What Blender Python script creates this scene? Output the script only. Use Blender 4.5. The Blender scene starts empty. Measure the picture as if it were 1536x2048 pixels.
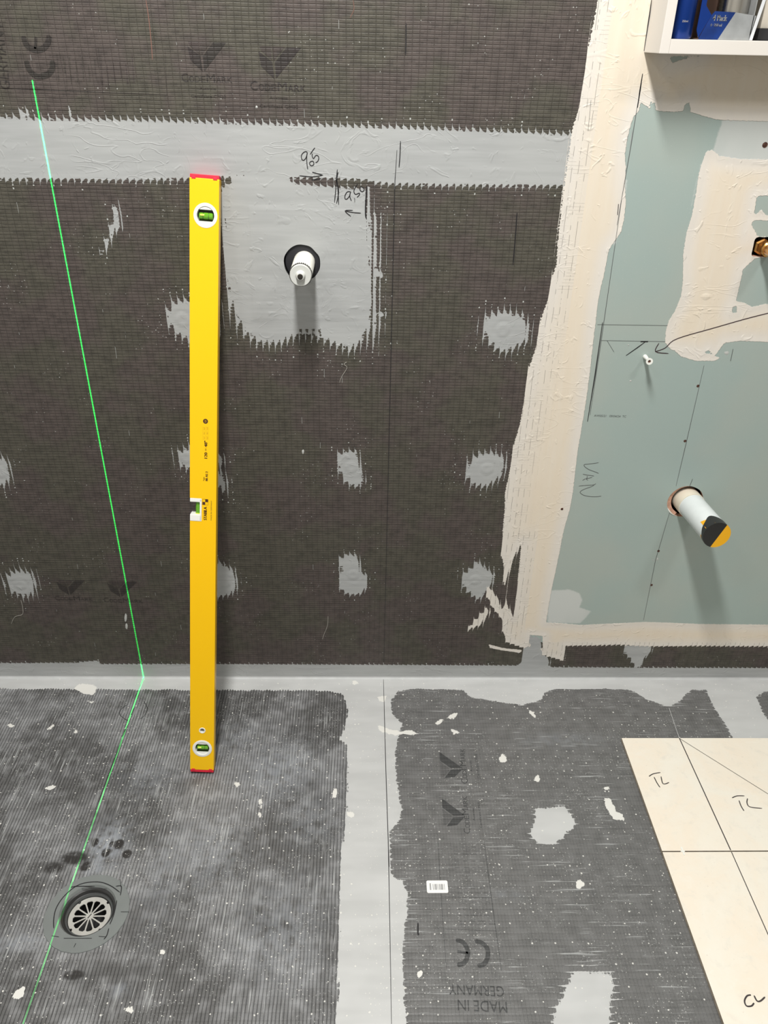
import bpy, bmesh, math, random
import numpy as np
from mathutils import Vector, Matrix

# ------------------------------------------------------------------ camera
S = bpy.context.scene
COL = S.collection
PP = np.array([768.0, 1024.0]); F = 1585.0
def _n(v): return v/np.linalg.norm(v)
YW = _n(np.array([737-768.0, 63-1024.0, F]))
DN = _n(np.array([713-768.0, 3640-1024.0, F])); DN = _n(DN-YW*DN.dot(YW))
ZW = -DN; XW = np.cross(YW, ZW)
DIST = 1.47778
def ray(px, py):
    v = np.array([px-PP[0], py-PP[1], F]); return np.array([v@XW, v@YW, v@ZW])
_r = ray(737, 1356); HCAM = -DIST*_r[2]/_r[1]
CAM = np.array([0, -DIST, HCAM])
def W(px, py, y=0.0):
    """point of the wall plane (or the parallel plane at y) seen at a photo pixel"""
    r = ray(px, py); return CAM+r*((DIST+y)/r[1])
def FL(px, py, z=0.0):
    r = ray(px, py); return CAM+r*((z-HCAM)/r[2])

cd = bpy.data.cameras.new('camera'); cam = bpy.data.objects.new('camera', cd); COL.objects.link(cam)
cd.sensor_fit = 'VERTICAL'; cd.sensor_height = 36; cd.lens = F/2048*36; cd.clip_start = .02
M = Matrix.Identity(4)
cr = Vector((XW[0], YW[0], ZW[0])); cu = -Vector((XW[1], YW[1], ZW[1])); cb = -Vector((XW[2], YW[2], ZW[2]))
for i in range(3):
    M[i][0] = cr[i]; M[i][1] = cu[i]; M[i][2] = cb[i]; M[i][3] = CAM[i]
cam.matrix_world = M
S.camera = cam
S.view_settings.view_transform = 'Standard'; S.view_settings.look = 'None'
S.view_settings.gamma = 1; S.view_settings.use_curve_mapping = False
S.view_settings.exposure = 0.03
S.cycles.max_bounces = 5; S.cycles.adaptive_threshold = .02; S.cycles.diffuse_bounces = 3; S.cycles.glossy_bounces = 2

w = bpy.data.worlds.new('world'); S.world = w; w.use_nodes = True
w.node_tree.nodes['Background'].inputs[0].default_value = (.9, .95, 1, 1)
w.node_tree.nodes['Background'].inputs[1].default_value = .02

def lamp(name, loc, power, size, col=(1, .985, .95), aim=(0, 0, -1), spread=180):
    l = bpy.data.lights.new(name, 'AREA'); l.shape = 'DISK'; l.size = size if not isinstance(size, tuple) else .1; l.energy = power; l.color = col
    l.spread = math.radians(spread)
    if isinstance(size, tuple): l.shape = 'RECTANGLE'; l.size, l.size_y = size
    o = bpy.data.objects.new(name, l); COL.objects.link(o); o.location = loc
    o.rotation_euler = Vector(aim).to_track_quat('-Z', 'Y').to_euler(); return o
k_ = lamp('ceiling_light', (-.12, -1.0, 2.66), 61, (.16, .66)); k_.rotation_euler = (0, 0, 0)
lamp('side_fill_light', (-1.05, -1.7, 2.66), 7, .25)  # weaker second source that throws the level's shadow to the right
lamp('side_fill_light', (1.15, -1.5, 2.66), 11, .25)  # unseen fill light, added to brighten the right side

# green laser fan: a projected line in the plane x = -0.547, thrown by a small source in the room
LX = -.547
ll = bpy.data.lights.new('laser_fan', 'SPOT'); ll.spot_size = math.radians(120); ll.spot_blend = 0; ll.shadow_soft_size = 0
ll.energy = 200; ll.color = (0, 1, .35); ll.use_nodes = True
lo = bpy.data.objects.new('laser_fan', ll); COL.objects.link(lo); lo.location = (LX, -1.25, 1.303)
lo.rotation_euler = (math.radians(45), 0, 0)
nt = ll.node_tree; nt.nodes.clear()
tc = nt.nodes.new('ShaderNodeTexCoord'); sp = nt.nodes.new('ShaderNodeSeparateXYZ'); nt.links.new(tc.outputs['Normal'], sp.inputs[0])
def lm(op, a, b=None, c=None):
    n = nt.nodes.new('ShaderNodeMath'); n.operation = op
    for i, v in enumerate((a, b, c)):
        if v is None: continue
        if isinstance(v, (int, float)): n.inputs[i].default_value = v
        else: nt.links.new(v, n.inputs[i])
    return n.outputs[0]
ax = lm('ABSOLUTE', sp.outputs[0])
core = lm('LESS_THAN', ax, .00085)
halo = lm('MULTIPLY', lm('EXPONENT', lm('MULTIPLY', ax, -900)), .04)
ang = lm('ARCTAN2', sp.outputs[1], lm('MULTIPLY', sp.outputs[2], -1))
fall = lm('ADD', lm('MULTIPLY', lm('EXPONENT', lm('MULTIPLY', lm('MINIMUM', ang, 0), 9)), .88), .12)   # the fan weakens away from its middle
up = lm('MULTIPLY', lm('LESS_THAN', ang, math.radians(45)), fall)
st = lm('MULTIPLY', lm('MULTIPLY', lm('ADD', core, halo), up), 6.5)
em = nt.nodes.new('ShaderNodeEmission'); em.inputs[0].default_value = (0.0, 1, .30, 1); nt.links.new(st, em.inputs[1])
ou = nt.nodes.new('ShaderNodeOutputLight'); nt.links.new(em.outputs[0], ou.inputs[0])

# ------------------------------------------------------------------ node helper
class V:
    def __init__(s, g, sock): s.g = g; s.s = sock
    def _m(s, op, *a):
        n = s.g.nodes.new('ShaderNodeMath'); n.operation = op
        for i, v in enumerate((s,)+a): s.g.put(v, n.inputs[i])
        return V(s.g, n.outputs[0])
    def __add__(s, o): return s._m('ADD', o)
    __radd__ = __add__
    def __mul__(s, o): return s._m('MULTIPLY', o)
    __rmul__ = __mul__
    def __sub__(s, o): return s._m('SUBTRACT', o)
    def __rsub__(s, o): return (s*-1)+o
    def __truediv__(s, o): return s._m('DIVIDE', o)
    def __pow__(s, o): return s._m('POWER', o)
    def abs(s): return s._m('ABSOLUTE')
    def frac(s): return s._m('FRACT')
    def round(s): return s._m('ROUND')
    def max(s, o): return s._m('MAXIMUM', o)
    def min(s, o): return s._m('MINIMUM', o)
    def gt(s, o): return s._m('GREATER_THAN', o)
    def lt(s, o): return s._m('LESS_THAN', o)
    def ss(s, a, b):
        n = s.g.nodes.new('ShaderNodeMapRange'); n.interpolation_type = 'SMOOTHSTEP'
        s.g.put(s, n.inputs['Value']); n.inputs['From Min'].default_value = a; n.inputs['From Max'].default_value = b
        if a > b:
            n.inputs['From Min'].default_value = b; n.inputs['From Max'].default_value = a
            n.inputs['To Min'].default_value = 1; n.inputs['To Max'].default_value = 0
        return V(s.g, n.outputs[0])
LOWN = {'wall': {}, 'floor': {}}
class G:
    sheet = None
    def __init__(s, name):
        s.mat = bpy.data.materials.new(name); s.mat.use_nodes = True
        s.nt = s.mat.node_tree; s.nodes = s.nt.nodes; s.bsdf = s.nodes['Principled BSDF']
    def put(s, v, sock):
        if isinstance(v, V): s.nt.links.new(v.s, sock)
        elif isinstance(v, (int, float)): sock.default_value = v if isinstance(sock.default_value, float) else (v, v, v, 1)
        else: sock.default_value = tuple(v)+((1,) if len(v) == 3 and len(sock.default_value) == 4 else ())
    def pos(s):
        n = s.nodes.new('ShaderNodeNewGeometry'); q = s.nodes.new('ShaderNodeSeparateXYZ')
        s.nt.links.new(n.outputs['Position'], q.inputs[0]); return [V(s, q.outputs[i]) for i in range(3)]
    def obj(s):
        n = s.nodes.new('ShaderNodeTexCoord'); q = s.nodes.new('ShaderNodeSeparateXYZ')
        s.nt.links.new(n.outputs['Object'], q.inputs[0]); return [V(s, q.outputs[i]) for i in range(3)]
    def xyz(s, a, b, c):
        n = s.nodes.new('ShaderNodeCombineXYZ')
        for i, v in enumerate((a, b, c)): s.put(v, n.inputs[i])
        return V(s, n.outputs[0])
    def noise(s, vec, scale=1, detail=2, rough=.5, dist=0):
        n = s.nodes.new('ShaderNodeTexNoise'); s.nt.links.new(vec.s, n.inputs['Vector'])
        n.inputs['Scale'].default_value = scale; n.inputs['Detail'].default_value = detail
        n.inputs['Roughness'].default_value = rough; n.inputs['Distortion'].default_value = dist
        return V(s, n.outputs['Fac'])
    def low(s, vec, scale, detail=1, rough=.5):
        # coarse unevenness: stored per vertex on the dense sheets, evaluated in the shader elsewhere
        if not s.sheet: return s.noise(vec, scale, detail, rough)
        key = 'q%d_%d' % (scale, detail); LOWN[s.sheet][key] = (scale, detail, rough); return s.attr(key)
    def white(s, vec):
        n = s.nodes.new('ShaderNodeTexWhiteNoise'); s.nt.links.new(vec.s, n.inputs['Vector']); return V(s, n.outputs['Value'])
    def voro(s, vec, scale=1, feat='F1'):
        n = s.nodes.new('ShaderNodeTexVoronoi'); n.voronoi_dimensions = '2D'; n.feature = feat; s.nt.links.new(vec.s, n.inputs['Vector'])
        n.inputs['Scale'].default_value = scale; return V(s, n.outputs['Distance']), V(s, n.outputs['Color'])
    def attr(s, name):
        n = s.nodes.new('ShaderNodeAttribute'); n.attribute_name = name; return V(s, n.outputs['Fac'])
    def mix(s, f, a, b):
        n = s.nodes.new('ShaderNodeMix'); n.data_type = 'RGBA'; s.put(f, n.inputs[0]); s.put(a, n.inputs[6]); s.put(b, n.inputs[7])
        return V(s, n.outputs[2])
    def bump(s, h, dist=.001, strength=1):
        n = s.nodes.new('ShaderNodeBump'); n.inputs['Distance'].default_value = dist; n.inputs['Strength'].default_value = strength
        s.put(h, n.inputs['Height']); s.nt.links.new(n.outputs[0], s.bsdf.inputs['Normal'])
    def out(s, col=None, rough=None, metal=None, spec=None):
        for k, v in (('Base Color', col), ('Roughness', rough), ('Metallic', metal), ('Specular IOR Level', spec)):
            if v is not None: s.put(v, s.bsdf.inputs[k])
        return s.mat
def sr(r, g, b, k=1.0):
    return tuple(k*(((c/255)/12.92) if c < 11 else ((c/255+.055)/1.055)**2.4) for c in (r, g, b))
def plain(name, col, rough=.5, metal=0, spec=.5, nscale=0, namp=.15, bump=0):
    g = G(name)
    if nscale:
        o = g.obj(); n = g.noise(g.xyz(*o), nscale, 3)
        c = g.mix(n.ss(.3, .7), tuple(x*(1-namp) for x in col), tuple(min(1, x*(1+namp)) for x in col)); g.out(c, rough, metal, spec)
        if bump: g.bump(n, bump)
    else: g.out(col, rough, metal, spec)
    return g.mat

# ------------------------------------------------------------------ object helpers
def mk(name, verts, faces, mats, parent=None, midx=None, smooth=False):
    me = bpy.data.meshes.new(name); me.from_pydata([tuple(map(float, v)) for v in verts], [], faces)
    for m in (mats if isinstance(mats, (list, tuple)) else [mats]): me.materials.append(m)
    if midx is not None: me.polygons.foreach_set('material_index', midx)
    if smooth: me.polygons.foreach_set('use_smooth', [True]*len(me.polygons))
    me.update(); o = bpy.data.objects.new(name, me); COL.objects.link(o)
    if parent: o.parent = parent
    return o
def from_bm(name, bm, mats, parent=None, smooth=False, recalc=True):
    if recalc: bmesh.ops.recalc_face_normals(bm, faces=bm.faces)
    me = bpy.data.meshes.new(name); bm.to_mesh(me); bm.free()
    for m in (mats if isinstance(mats, (list, tuple)) else [mats]): me.materials.append(m)
    if smooth:
        me.polygons.foreach_set('use_smooth', [True]*len(me.polygons))
        try: me.set_sharp_from_angle(angle=math.radians(40))
        except Exception: pass
    o = bpy.data.objects.new(name, me); COL.objects.link(o)
    if parent: o.parent = parent
    return o
def tag(o, label=None, cat=None, group=None, kind=None):
    for k, v in (('label', label), ('category', cat), ('group', group), ('kind', kind)):
        if v: o[k] = v
    return o
def empty(name, loc, label, cat, group=None):
    o = bpy.data.objects.new(name, None); COL.objects.link(o); o.location = loc; o.empty_display_size = .05
    return tag(o, label, cat, group)
def box(bm, x0, x1, y0, y1, z0, z1, bev=0, mat=0, Mx=None):
    r = bmesh.ops.create_cube(bm, size=1)
    vs = r['verts']
    for v in vs: v.co = Vector(((x0+x1)/2+v.co.x*(x1-x0), (y0+y1)/2+v.co.y*(y1-y0), (z0+z1)/2+v.co.z*(z1-z0)))
    fs = list({f for v in vs for f in v.link_faces})
    for f in fs: f.material_index = mat
    if bev:
        es = list({e for f in fs for e in f.edges})
        r2 = bmesh.ops.bevel(bm, geom=es, offset=bev, segments=2, affect='EDGES', profile=.7)
        vs = list({v for f in r2['faces'] for v in f.verts} | {v for v in vs if v.is_valid})
    if Mx is not None:
        for v in vs: v.co = Mx @ v.co
    return vs
def lathe(bm, prof, o=(0, 0, 0), axis=(0, 0, 1), seg=48, mat=0, cap=True, closed=False):
    """revolve (r, h) profile about an axis from o"""
    a = Vector(axis).normalized(); t = Vector((1, 0, 0)) if abs(a.x) < .9 else Vector((0, 1, 0))
    u = a.cross(t).normalized(); v = a.cross(u); o = Vector(o); rings = []
    for r, h in prof:
        if r < 1e-7: rings.append([bm.verts.new(o+a*h)]); continue
        rings.append([bm.verts.new(o+a*h+(u*math.cos(2*math.pi*k/seg)+v*math.sin(2*math.pi*k/seg))*r) for k in range(seg)])
    prs = list(zip(rings[:-1], rings[1:]))
    if closed: prs.append((rings[-1], rings[0]))
    for A, B in prs:
        for k in range(seg):
            k2 = (k+1) % seg
            if len(A) == 1 and len(B) == 1: continue
            if len(A) == 1: f = bm.faces.new((A[0], B[k2], B[k]))
            elif len(B) == 1: f = bm.faces.new((A[k], A[k2], B[0]))
            else: f = bm.faces.new((A[k], A[k2], B[k2], B[k]))
            f.material_index = mat
def tube(bm, pts, r, seg=8, mat=0):
    pts = [Vector(p) for p in pts]; rs = r if isinstance(r, (list, tuple)) else [r]*len(pts); rings = []
    up = None
    for i, p in enumerate(pts):
        d = (pts[min(i+1, len(pts)-1)]-pts[max(i-1, 0)]).normalized()
        if up is None: up = Vector((0, 0, 1)) if abs(d.z) < .9 else Vector((1, 0, 0))
        u = (up-d*up.dot(d)).normalized(); up = u; v = d.cross(u)
        rings.append([bm.verts.new(p+(u*math.cos(2*math.pi*k/seg)+v*math.sin(2*math.pi*k/seg))*rs[i]) for k in range(seg)])
    for A, B in zip(rings[:-1], rings[1:]):
        for k in range(seg):
            f = bm.faces.new((A[k], A[(k+1) % seg], B[(k+1) % seg], B[k])); f.material_index = mat
    bm.faces.new(rings[0][::-1]).material_index = mat; bm.faces.new(rings[-1]).material_index = mat
def boolean(o, cutter, op='DIFFERENCE'):
    m = o.modifiers.new('b', 'BOOLEAN'); m.operation = op; m.object = cutter; m.solver = 'EXACT'
    dg = bpy.context.evaluated_depsgraph_get(); me = bpy.data.meshes.new_from_object(o.evaluated_get(dg))
    o.modifiers.clear(); o.data = me; bpy.data.objects.remove(cutter)

# ------------------------------------------------------------------ signed distance fields of the coatings
def sdf(pts, poly):
    """positive inside; pts (n,2), poly (m,2)"""
    x, y = pts[:, 0], pts[:, 1]; d2 = np.full(len(pts), 1e9); ins = np.zeros(len(pts), bool)
    m = len(poly)
    for i in range(m):
        a = poly[i]; b = poly[(i+1) % m]; e = b-a; L = e@e+1e-12
        t = np.clip(((x-a[0])*e[0]+(y-a[1])*e[1])/L, 0, 1)
        d2 = np.minimum(d2, (x-a[0]-t*e[0])**2+(y-a[1]-t*e[1])**2)
        if a[1] != b[1]:
            c = ((a[1] > y) != (b[1] > y)) & (x < (b[0]-a[0])*(y-a[1])/(b[1]-a[1])+a[0]); ins ^= c
    d = np.sqrt(d2); return np.where(ins, d, -d)
FAR = -.06
def field(pts, polys, plane, cuts=()):
    """polys: (px list, tooth amplitude). returns distance and amplitude arrays"""
    D = np.full(len(pts), FAR); A = np.full(len(pts), .01)
    for px, amp in polys:
        P = np.array([[plane(*p)[0], plane(*p)[2 if plane is W else 1]] for p in px])
        lo = P.min(0)-.06; hi = P.max(0)+.06
        k = np.where((pts[:, 0] > lo[0]) & (pts[:, 0] < hi[0]) & (pts[:, 1] > lo[1]) & (pts[:, 1] < hi[1]))[0]
        if not len(k): continue
        d = np.maximum(sdf(pts[k], P), FAR); up = d > D[k]
        D[k] = np.where(up, d, D[k]); A[k] = np.where(up, amp, A[k])
    for px, amp in cuts:
        P = np.array([[plane(*p)[0], plane(*p)[2 if plane is W else 1]] for p in px])
        lo = P.min(0)-.06; hi = P.max(0)+.06
        k = np.where((pts[:, 0] > lo[0]) & (pts[:, 0] < hi[0]) & (pts[:, 1] > lo[1]) & (pts[:, 1] < hi[1]))[0]
        if not len(k): continue
        d = -sdf(pts[k], P); up = d < D[k]
        D[k] = np.where(up, d, D[k]); A[k] = np.where(up & (d < .03), amp, A[k])
    return np.maximum(D, FAR), A
def perlin(u, v, rs):
    n = 512; ang = rs.rand(n, n)*2*np.pi; iu = np.floor(u).astype(int); iv = np.floor(v).astype(int); fu = u-iu; fv = v-iv
    f = lambda t: t*t*t*(t*(t*6-15)+10)
    def gr(a, b, x, y): q = ang[a % n, b % n]; return np.cos(q)*x+np.sin(q)*y
    a = gr(iu, iv, fu, fv); b = gr(iu+1, iv, fu-1, fv); c = gr(iu, iv+1, fu, fv-1); d = gr(iu+1, iv+1, fu-1, fv-1)
    x0 = a+(b-a)*f(fu); x1 = c+(d-c)*f(fu); return x0+(x1-x0)*f(fv)
def low_fields(A, which):
    out = {}
    for k, (key, (sc, det, ro)) in enumerate(sorted(LOWN[which].items())):
        rs = np.random.RandomState(100+k); v = np.zeros(len(A)); amp = 1.0; fr = float(sc)
        for o_ in range(det+1):
            if fr > 130: break
            v += amp*perlin(A[:, 0]*fr+17.3*o_, A[:, 1]*fr+9.1*o_, rs); amp *= ro; fr *= 2
        out[key] = .5+.115*v/(v.std()+1e-6)
    return out
def soft(pts, blobs, plane):
    """blobs: (px, py, rx px, ry px, value) gaussian stains"""
    D = np.zeros(len(pts))
    for x, y, rx, ry, v in blobs:
        c = plane(x, y); a = plane(x+rx, y); b = plane(x, y+ry); j = 2 if plane is W else 1
        sx = abs(a[0]-c[0])+1e-4; sy = abs(b[j]-c[j])+1e-4
        D = np.maximum(D, v*np.exp(-((pts[:, 0]-c[0])/sx)**2-((pts[:, 1]-c[j])/sy)**2))
    return D

def sheet(name, x0, x1, v0, v1, step, ext, to3, holes, squares, fields, mats, depth_dir, flip):
    """dense grid sheet with round holes (centre, square half size in cells, radius function, rim depth)"""
    nx = int(round((x1-x0)/step)); nv = int(round((v1-v0)/step))
    X = x0+np.arange(nx+1)*step; Y = v0+np.arange(nv+1)*step
    gx, gy = np.meshgrid(X, Y, indexing='ij'); P = np.stack([gx.ravel(), gy.ravel()], 1)
    idx = lambda i, j: i*(nv+1)+j
    keep = np.ones((nx, nv), bool)
    for a, b, c, d in squares:
        cx = (X[:-1]+X[1:])/2; cy = (Y[:-1]+Y[1:])/2
        keep &= ~((cx[:, None] > a) & (cx[:, None] < b) & (cy[None, :] > c) & (cy[None, :] < d))
    pts2 = list(map(tuple, P)); zoff = [0.0]*len(pts2); faces = []; mi = []
    extra = []
    for (hx, hv), hc, rf, rim, rm in holes:
        ci = int(round((hx-x0)/step)); cj = int(round((hv-v0)/step))
        keep[max(ci-hc, 0):ci+hc, max(cj-hc, 0):cj+hc] = False
        K = 8*hc; per = []
        for k in range(2*hc): per.append((ci-hc+k, cj-hc))
        for k in range(2*hc): per.append((ci+hc, cj-hc+k))
        for k in range(2*hc): per.append((ci+hc-k, cj+hc))
        for k in range(2*hc): per.append((ci-hc, cj+hc-k))
        outer = [idx(i, j) if (0 <= i <= nx and 0 <= j <= nv) else None for i, j in per]
        inner = []; low = []
        for (i, j) in per:
            dx = x0+i*step-hx; dy = v0+j*step-hv; a = math.atan2(dy, dx); r = rf(a)
            pts2.append((hx+math.cos(a)*r, hv+math.sin(a)*r)); zoff.append(0); inner.append(len(pts2)-1)
            pts2.append((hx+math.cos(a)*r, hv+math.sin(a)*r)); zoff.append(rim); low.append(len(pts2)-1)
        for k in range(K):
            k2 = (k+1) % K
            if outer[k] is not None and outer[k2] is not None: extra.append(((outer[k], outer[k2], inner[k2], inner[k]), 0))
            extra.append(((inner[k], inner[k2], low[k2], low[k]), rm))
    ii, jj = np.where(keep)
    fa = np.stack([idx(ii, jj), idx(ii+1, jj), idx(ii+1, jj+1), idx(ii, jj+1)], 1).tolist()
    faces = [tuple(f) for f in fa]+[f for f, m in extra]; mi = [0]*len(fa)+[m for f, m in extra]
    # coarse surround
    X0, X1, V0, V1 = ext; b = len(pts2)
    q = [(X0, V0), (x0, V0), (x1, V0), (X1, V0), (X0, v0), (x0, v0), (x1, v0), (X1, v0), (X0, v1), (x0, v1), (x1, v1), (X1, v1), (X0, V1), (x0, V1), (x1, V1), (X1, V1)]
    q = [(x, v) for x, v in q]; pts2 += q; zoff += [0]*16
    for r in range(3):
        for c in range(3):
            if r == 1 and c == 1: continue
            a = b+r*4+c; f = (a, a+1, a+5, a+4)
            xs = {q[k-b][0] for k in f}; vs = {q[k-b][1] for k in f}
            if len(xs) > 1 and len(vs) > 1: faces.append(f); mi.append(0)
    if flip: faces = [f[::-1] for f in faces]
    A = np.array(pts2, float); Z = np.array(zoff)
    co = to3(A, Z)
    me = bpy.data.meshes.new(name); me.from_pydata(co.tolist(), [], faces)
    for m in mats: me.materials.append(m)
    me.polygons.foreach_set('material_index', mi)
    for k, arr in fields(A).items():
        at = me.attributes.new(k, 'FLOAT', 'POINT'); at.data.foreach_set('value', arr.astype(np.float32))
    me.update(); o = bpy.data.objects.new(name, me); COL.objects.link(o); o['kind'] = 'structure'
    return o

# ------------------------------------------------------------------ board, membrane and plaster materials
MEMB = (.40, .41, .41)
def wall_nodes(g, printed=None):
    x, y, z = g.pos(); P3 = g.xyz(x, y, z)
    wob = (g.low(P3, 25, 1)-.5)*.0016
    xs = x+wob; zs = z+wob+x*.004
    tv = ((xs/.0118).frac()-.5).abs()*2; th = ((zs/.0061).frac()-.5).abs()*2
    idx = (xs/.0118+.0).round(); idz = (zs/.0061).round()
    return x, y, z, P3, tv, th, idx, idz
def board_wall(name, printed=None):
    g = G(name); g.sheet = 'wall' if printed is None else None; x, y, z, P3, tv, th, idx, idz = wall_nodes(g)
    big = g.low(P3, 7, 3, .6); mid = g.low(P3, 45, 3); fine = g.noise(P3, 420, 1)
    lineV = tv.ss(.78, 1.0); lineH = th.ss(.62, 1.0)
    cell = g.white(g.xyz(idx, idz, 0))
    col = g.mix(big.ss(.4, .62), (.085, .078, .061), (.090, .073, .066))
    k = (cell*.30+.84)*(1-lineV*.17)*(1-lineH*.15)*(mid*.5+.75)*(fine*.5+.75)
    bc = g.mix(1-k*.9, tuple(c*1.0 for c in (1, 1, 1)), (0, 0, 0))
    mul = g.nodes.new('ShaderNodeMix'); mul.data_type = 'RGBA'; mul.blend_type = 'MULTIPLY'; mul.inputs[0].default_value = 1
    g.put(col, mul.inputs[6]); g.put(bc, mul.inputs[7]); board = V(g, mul.outputs[2])
    hb = (1-lineV*.8)*(1-lineH*.8)+fine*.35
    if printed is not None:
        mul2 = g.nodes.new('ShaderNodeMix'); mul2.data_type = 'RGBA'; mul2.blend_type = 'MULTIPLY'; mul2.inputs[0].default_value = 1
        g.put(board, mul2.inputs[6]); g.put(printed, mul2.inputs[7])
        g.out(V(g, mul2.outputs[2]), .62); g.bump(hb, .0006); return g.mat
    dm = g.attr('dm'); am = g.attr('am'); dc = g.attr('dc'); ac = g.attr('ac'); dg = g.attr('dg'); ds = g.attr('ds')
    nv = g.white(g.xyz(idx, 3, 7))*.75+g.low(P3, 38, 1)*.9-.25
    nh = g.noise(P3, 70, 1)
    rag = (g.noise(P3, 190, 2, .65)-.5)
    saw = 1-(((x+(g.low(P3, 25, 1)-.5)*.0016)/.0118)).frac()
    tooth = (tv**7)*nv*1.1+(th**4)*nh*.45+(saw-.5)*1.15
    # gypsum board
    gc = g.mix(g.low(P3, 4, 3).ss(.3, .7), (.355, .435, .41), (.385, .44, .405))
    gc = g.mix(g.noise(P3, 500, 2).ss(.62, .8)*.25, gc, (.2, .24, .23))
    PZ = g.xyz(x, z, 0); sp, _ = g.voro(PZ, 60); gc = g.mix(sp.lt(.02)*(g.low(P3, 9).gt(.52)), gc, (.6, .62, .6))
    onG = (dg+rag*.002).gt(0)
    base = g.mix(onG, board, gc); hgt = g.mix(onG, hb, .9+fine*.06)
    # stray specks of light paint near coatings
    vd, vc = g.voro(PZ, 95); speck = vd.lt(vc*.13-.02)*g.low(P3, 13, 3).gt(.62)*(vc.gt(.45))
    dots = (tv.gt(.8)*th.gt(.5)*(dm+am*2.2).gt(0))*(g.noise(P3, 110, 1).gt(.60))
    dash = tv.gt(.93)*(g.noise(g.xyz(x*90, y, z*22), 1, 2).gt(.69))
    base = g.mix((dots.max(dash*(1-onG)*.55))*(1-onG), base, (.5, .52, .5))
    base = g.mix(speck*(1-onG)*.75, base, (.45, .46, .44))
    # skim coat
    sk = (ds+rag*.006).ss(-.001, .004)
    base = g.mix(sk*(g.noise(g.xyz(x*14, y, z*5), 1, 3).ss(.15, .6)*.3+.6), base, (.60, .62, .60))
    # membrane
    cm = (dm+am*(tooth-.12)+rag*.0035).ss(-.0003, .0003)
    holes = (dm.lt(am*.45))*((tv*-1+1).gt(.35))*((th*-1+1).gt(.3))*(g.noise(P3, 75, 2).gt(.60))
    cm = cm*(1-holes)
    st = g.noise(g.xyz(x*8, y, z*90), 1, 2, .6, 0); st2 = g.low(P3, 5, 1)
    swirl = g.noise(P3, 26, 2, .7, 2.0)
    mcol = g.mix(st.ss(.3, .75), tuple(c*.93 for c in MEMB), tuple(c*1.08 for c in MEMB))
    mcol = g.mix(st2.ss(.35, .7)*.4, mcol, (.44, .45, .44))
    base = g.mix(cm, base, mcol)
    px, pz = W(605, 530)[0], W(605, 530)[2]
    dx = x-px; dz = z-pz; rr = (dx*dx+dz*dz)**.5
    rings = ((rr*430+swirl*6)._m('SINE'))*rr.ss(.13, .07)*rr.ss(.03, .05)*swirl.ss(.48, .6)
    hx = g.attr('hx'); m9 = g.low(P3, 8, 1); rdg = ((g.noise(g.xyz(x*11, y, z*30), 1, 1, .6, 1.0)-.5).abs()).ss(.02, 0)*m9.ss(.5, .62)
    hm = 1.25+st*.35+swirl.ss(.55, .75)*.8+rings*.22+hx*3.2+rdg*.5+(1-dm.ss(0, .004))*.3
    hgt = g.mix(cm, hgt, hm)
    # cream plaster
    onboard = 1-onG
    cc = (dc+ac*(tooth-.1)*(1-onG)+rag*.004).ss(-.0003, .0003)
    thin = dc.ss(.072, .03)*onboard*(ac+dc*0).gt(.0005)
    reveal = thin*(tv.gt(.93)*(g.noise(g.xyz(x*60, y, z*55), 1, 2).gt(.50)))
    reveal = reveal.max(thin*th.gt(.86)*g.low(P3, 30, 2).gt(.60)*.35)
    crk = g.noise(g.xyz(x*70, y, z*7), 1, 2, .6, 0)
    ccol = g.mix(dc.ss(.004, .035), (.745, .70, .64), (.765, .675, .55))
    ccol = g.mix(thin*.5, ccol, (.71, .67, .615))
    ccol = g.mix(crk.ss(.35, .75)*.35, ccol, (.79, .73, .635))
    ccol = g.mix(reveal*.65, ccol, (.2, .18, .165))
    base = g.mix(cc, base, ccol)
    lmp = g.low(P3, 43, 0).ss(.70, .86)*m9.ss(.5, .6)
    hc = 1.6+crk*.7+lmp*1.6+swirl.ss(.58, .75)*1.0+rdg*.4+(dc.ss(.012, 0))*.6-reveal*.5-thin*lineV*.2
    hgt = g.mix(cc, hgt, hc)
    rough = g.mix(cm, .6, .48)
    rough = g.mix(cc, rough, .75)
    g.out(base, rough, spec=.4); g.bump(hgt, .00062, .9)
    return g.mat
M_WALL = board_wall('waffle_wall_board')
M_PRINT = board_wall('board_print', (.40, .37, .40))
M_PRINT2 = board_wall('board_print_light', (.66, .60, .64))

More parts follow.
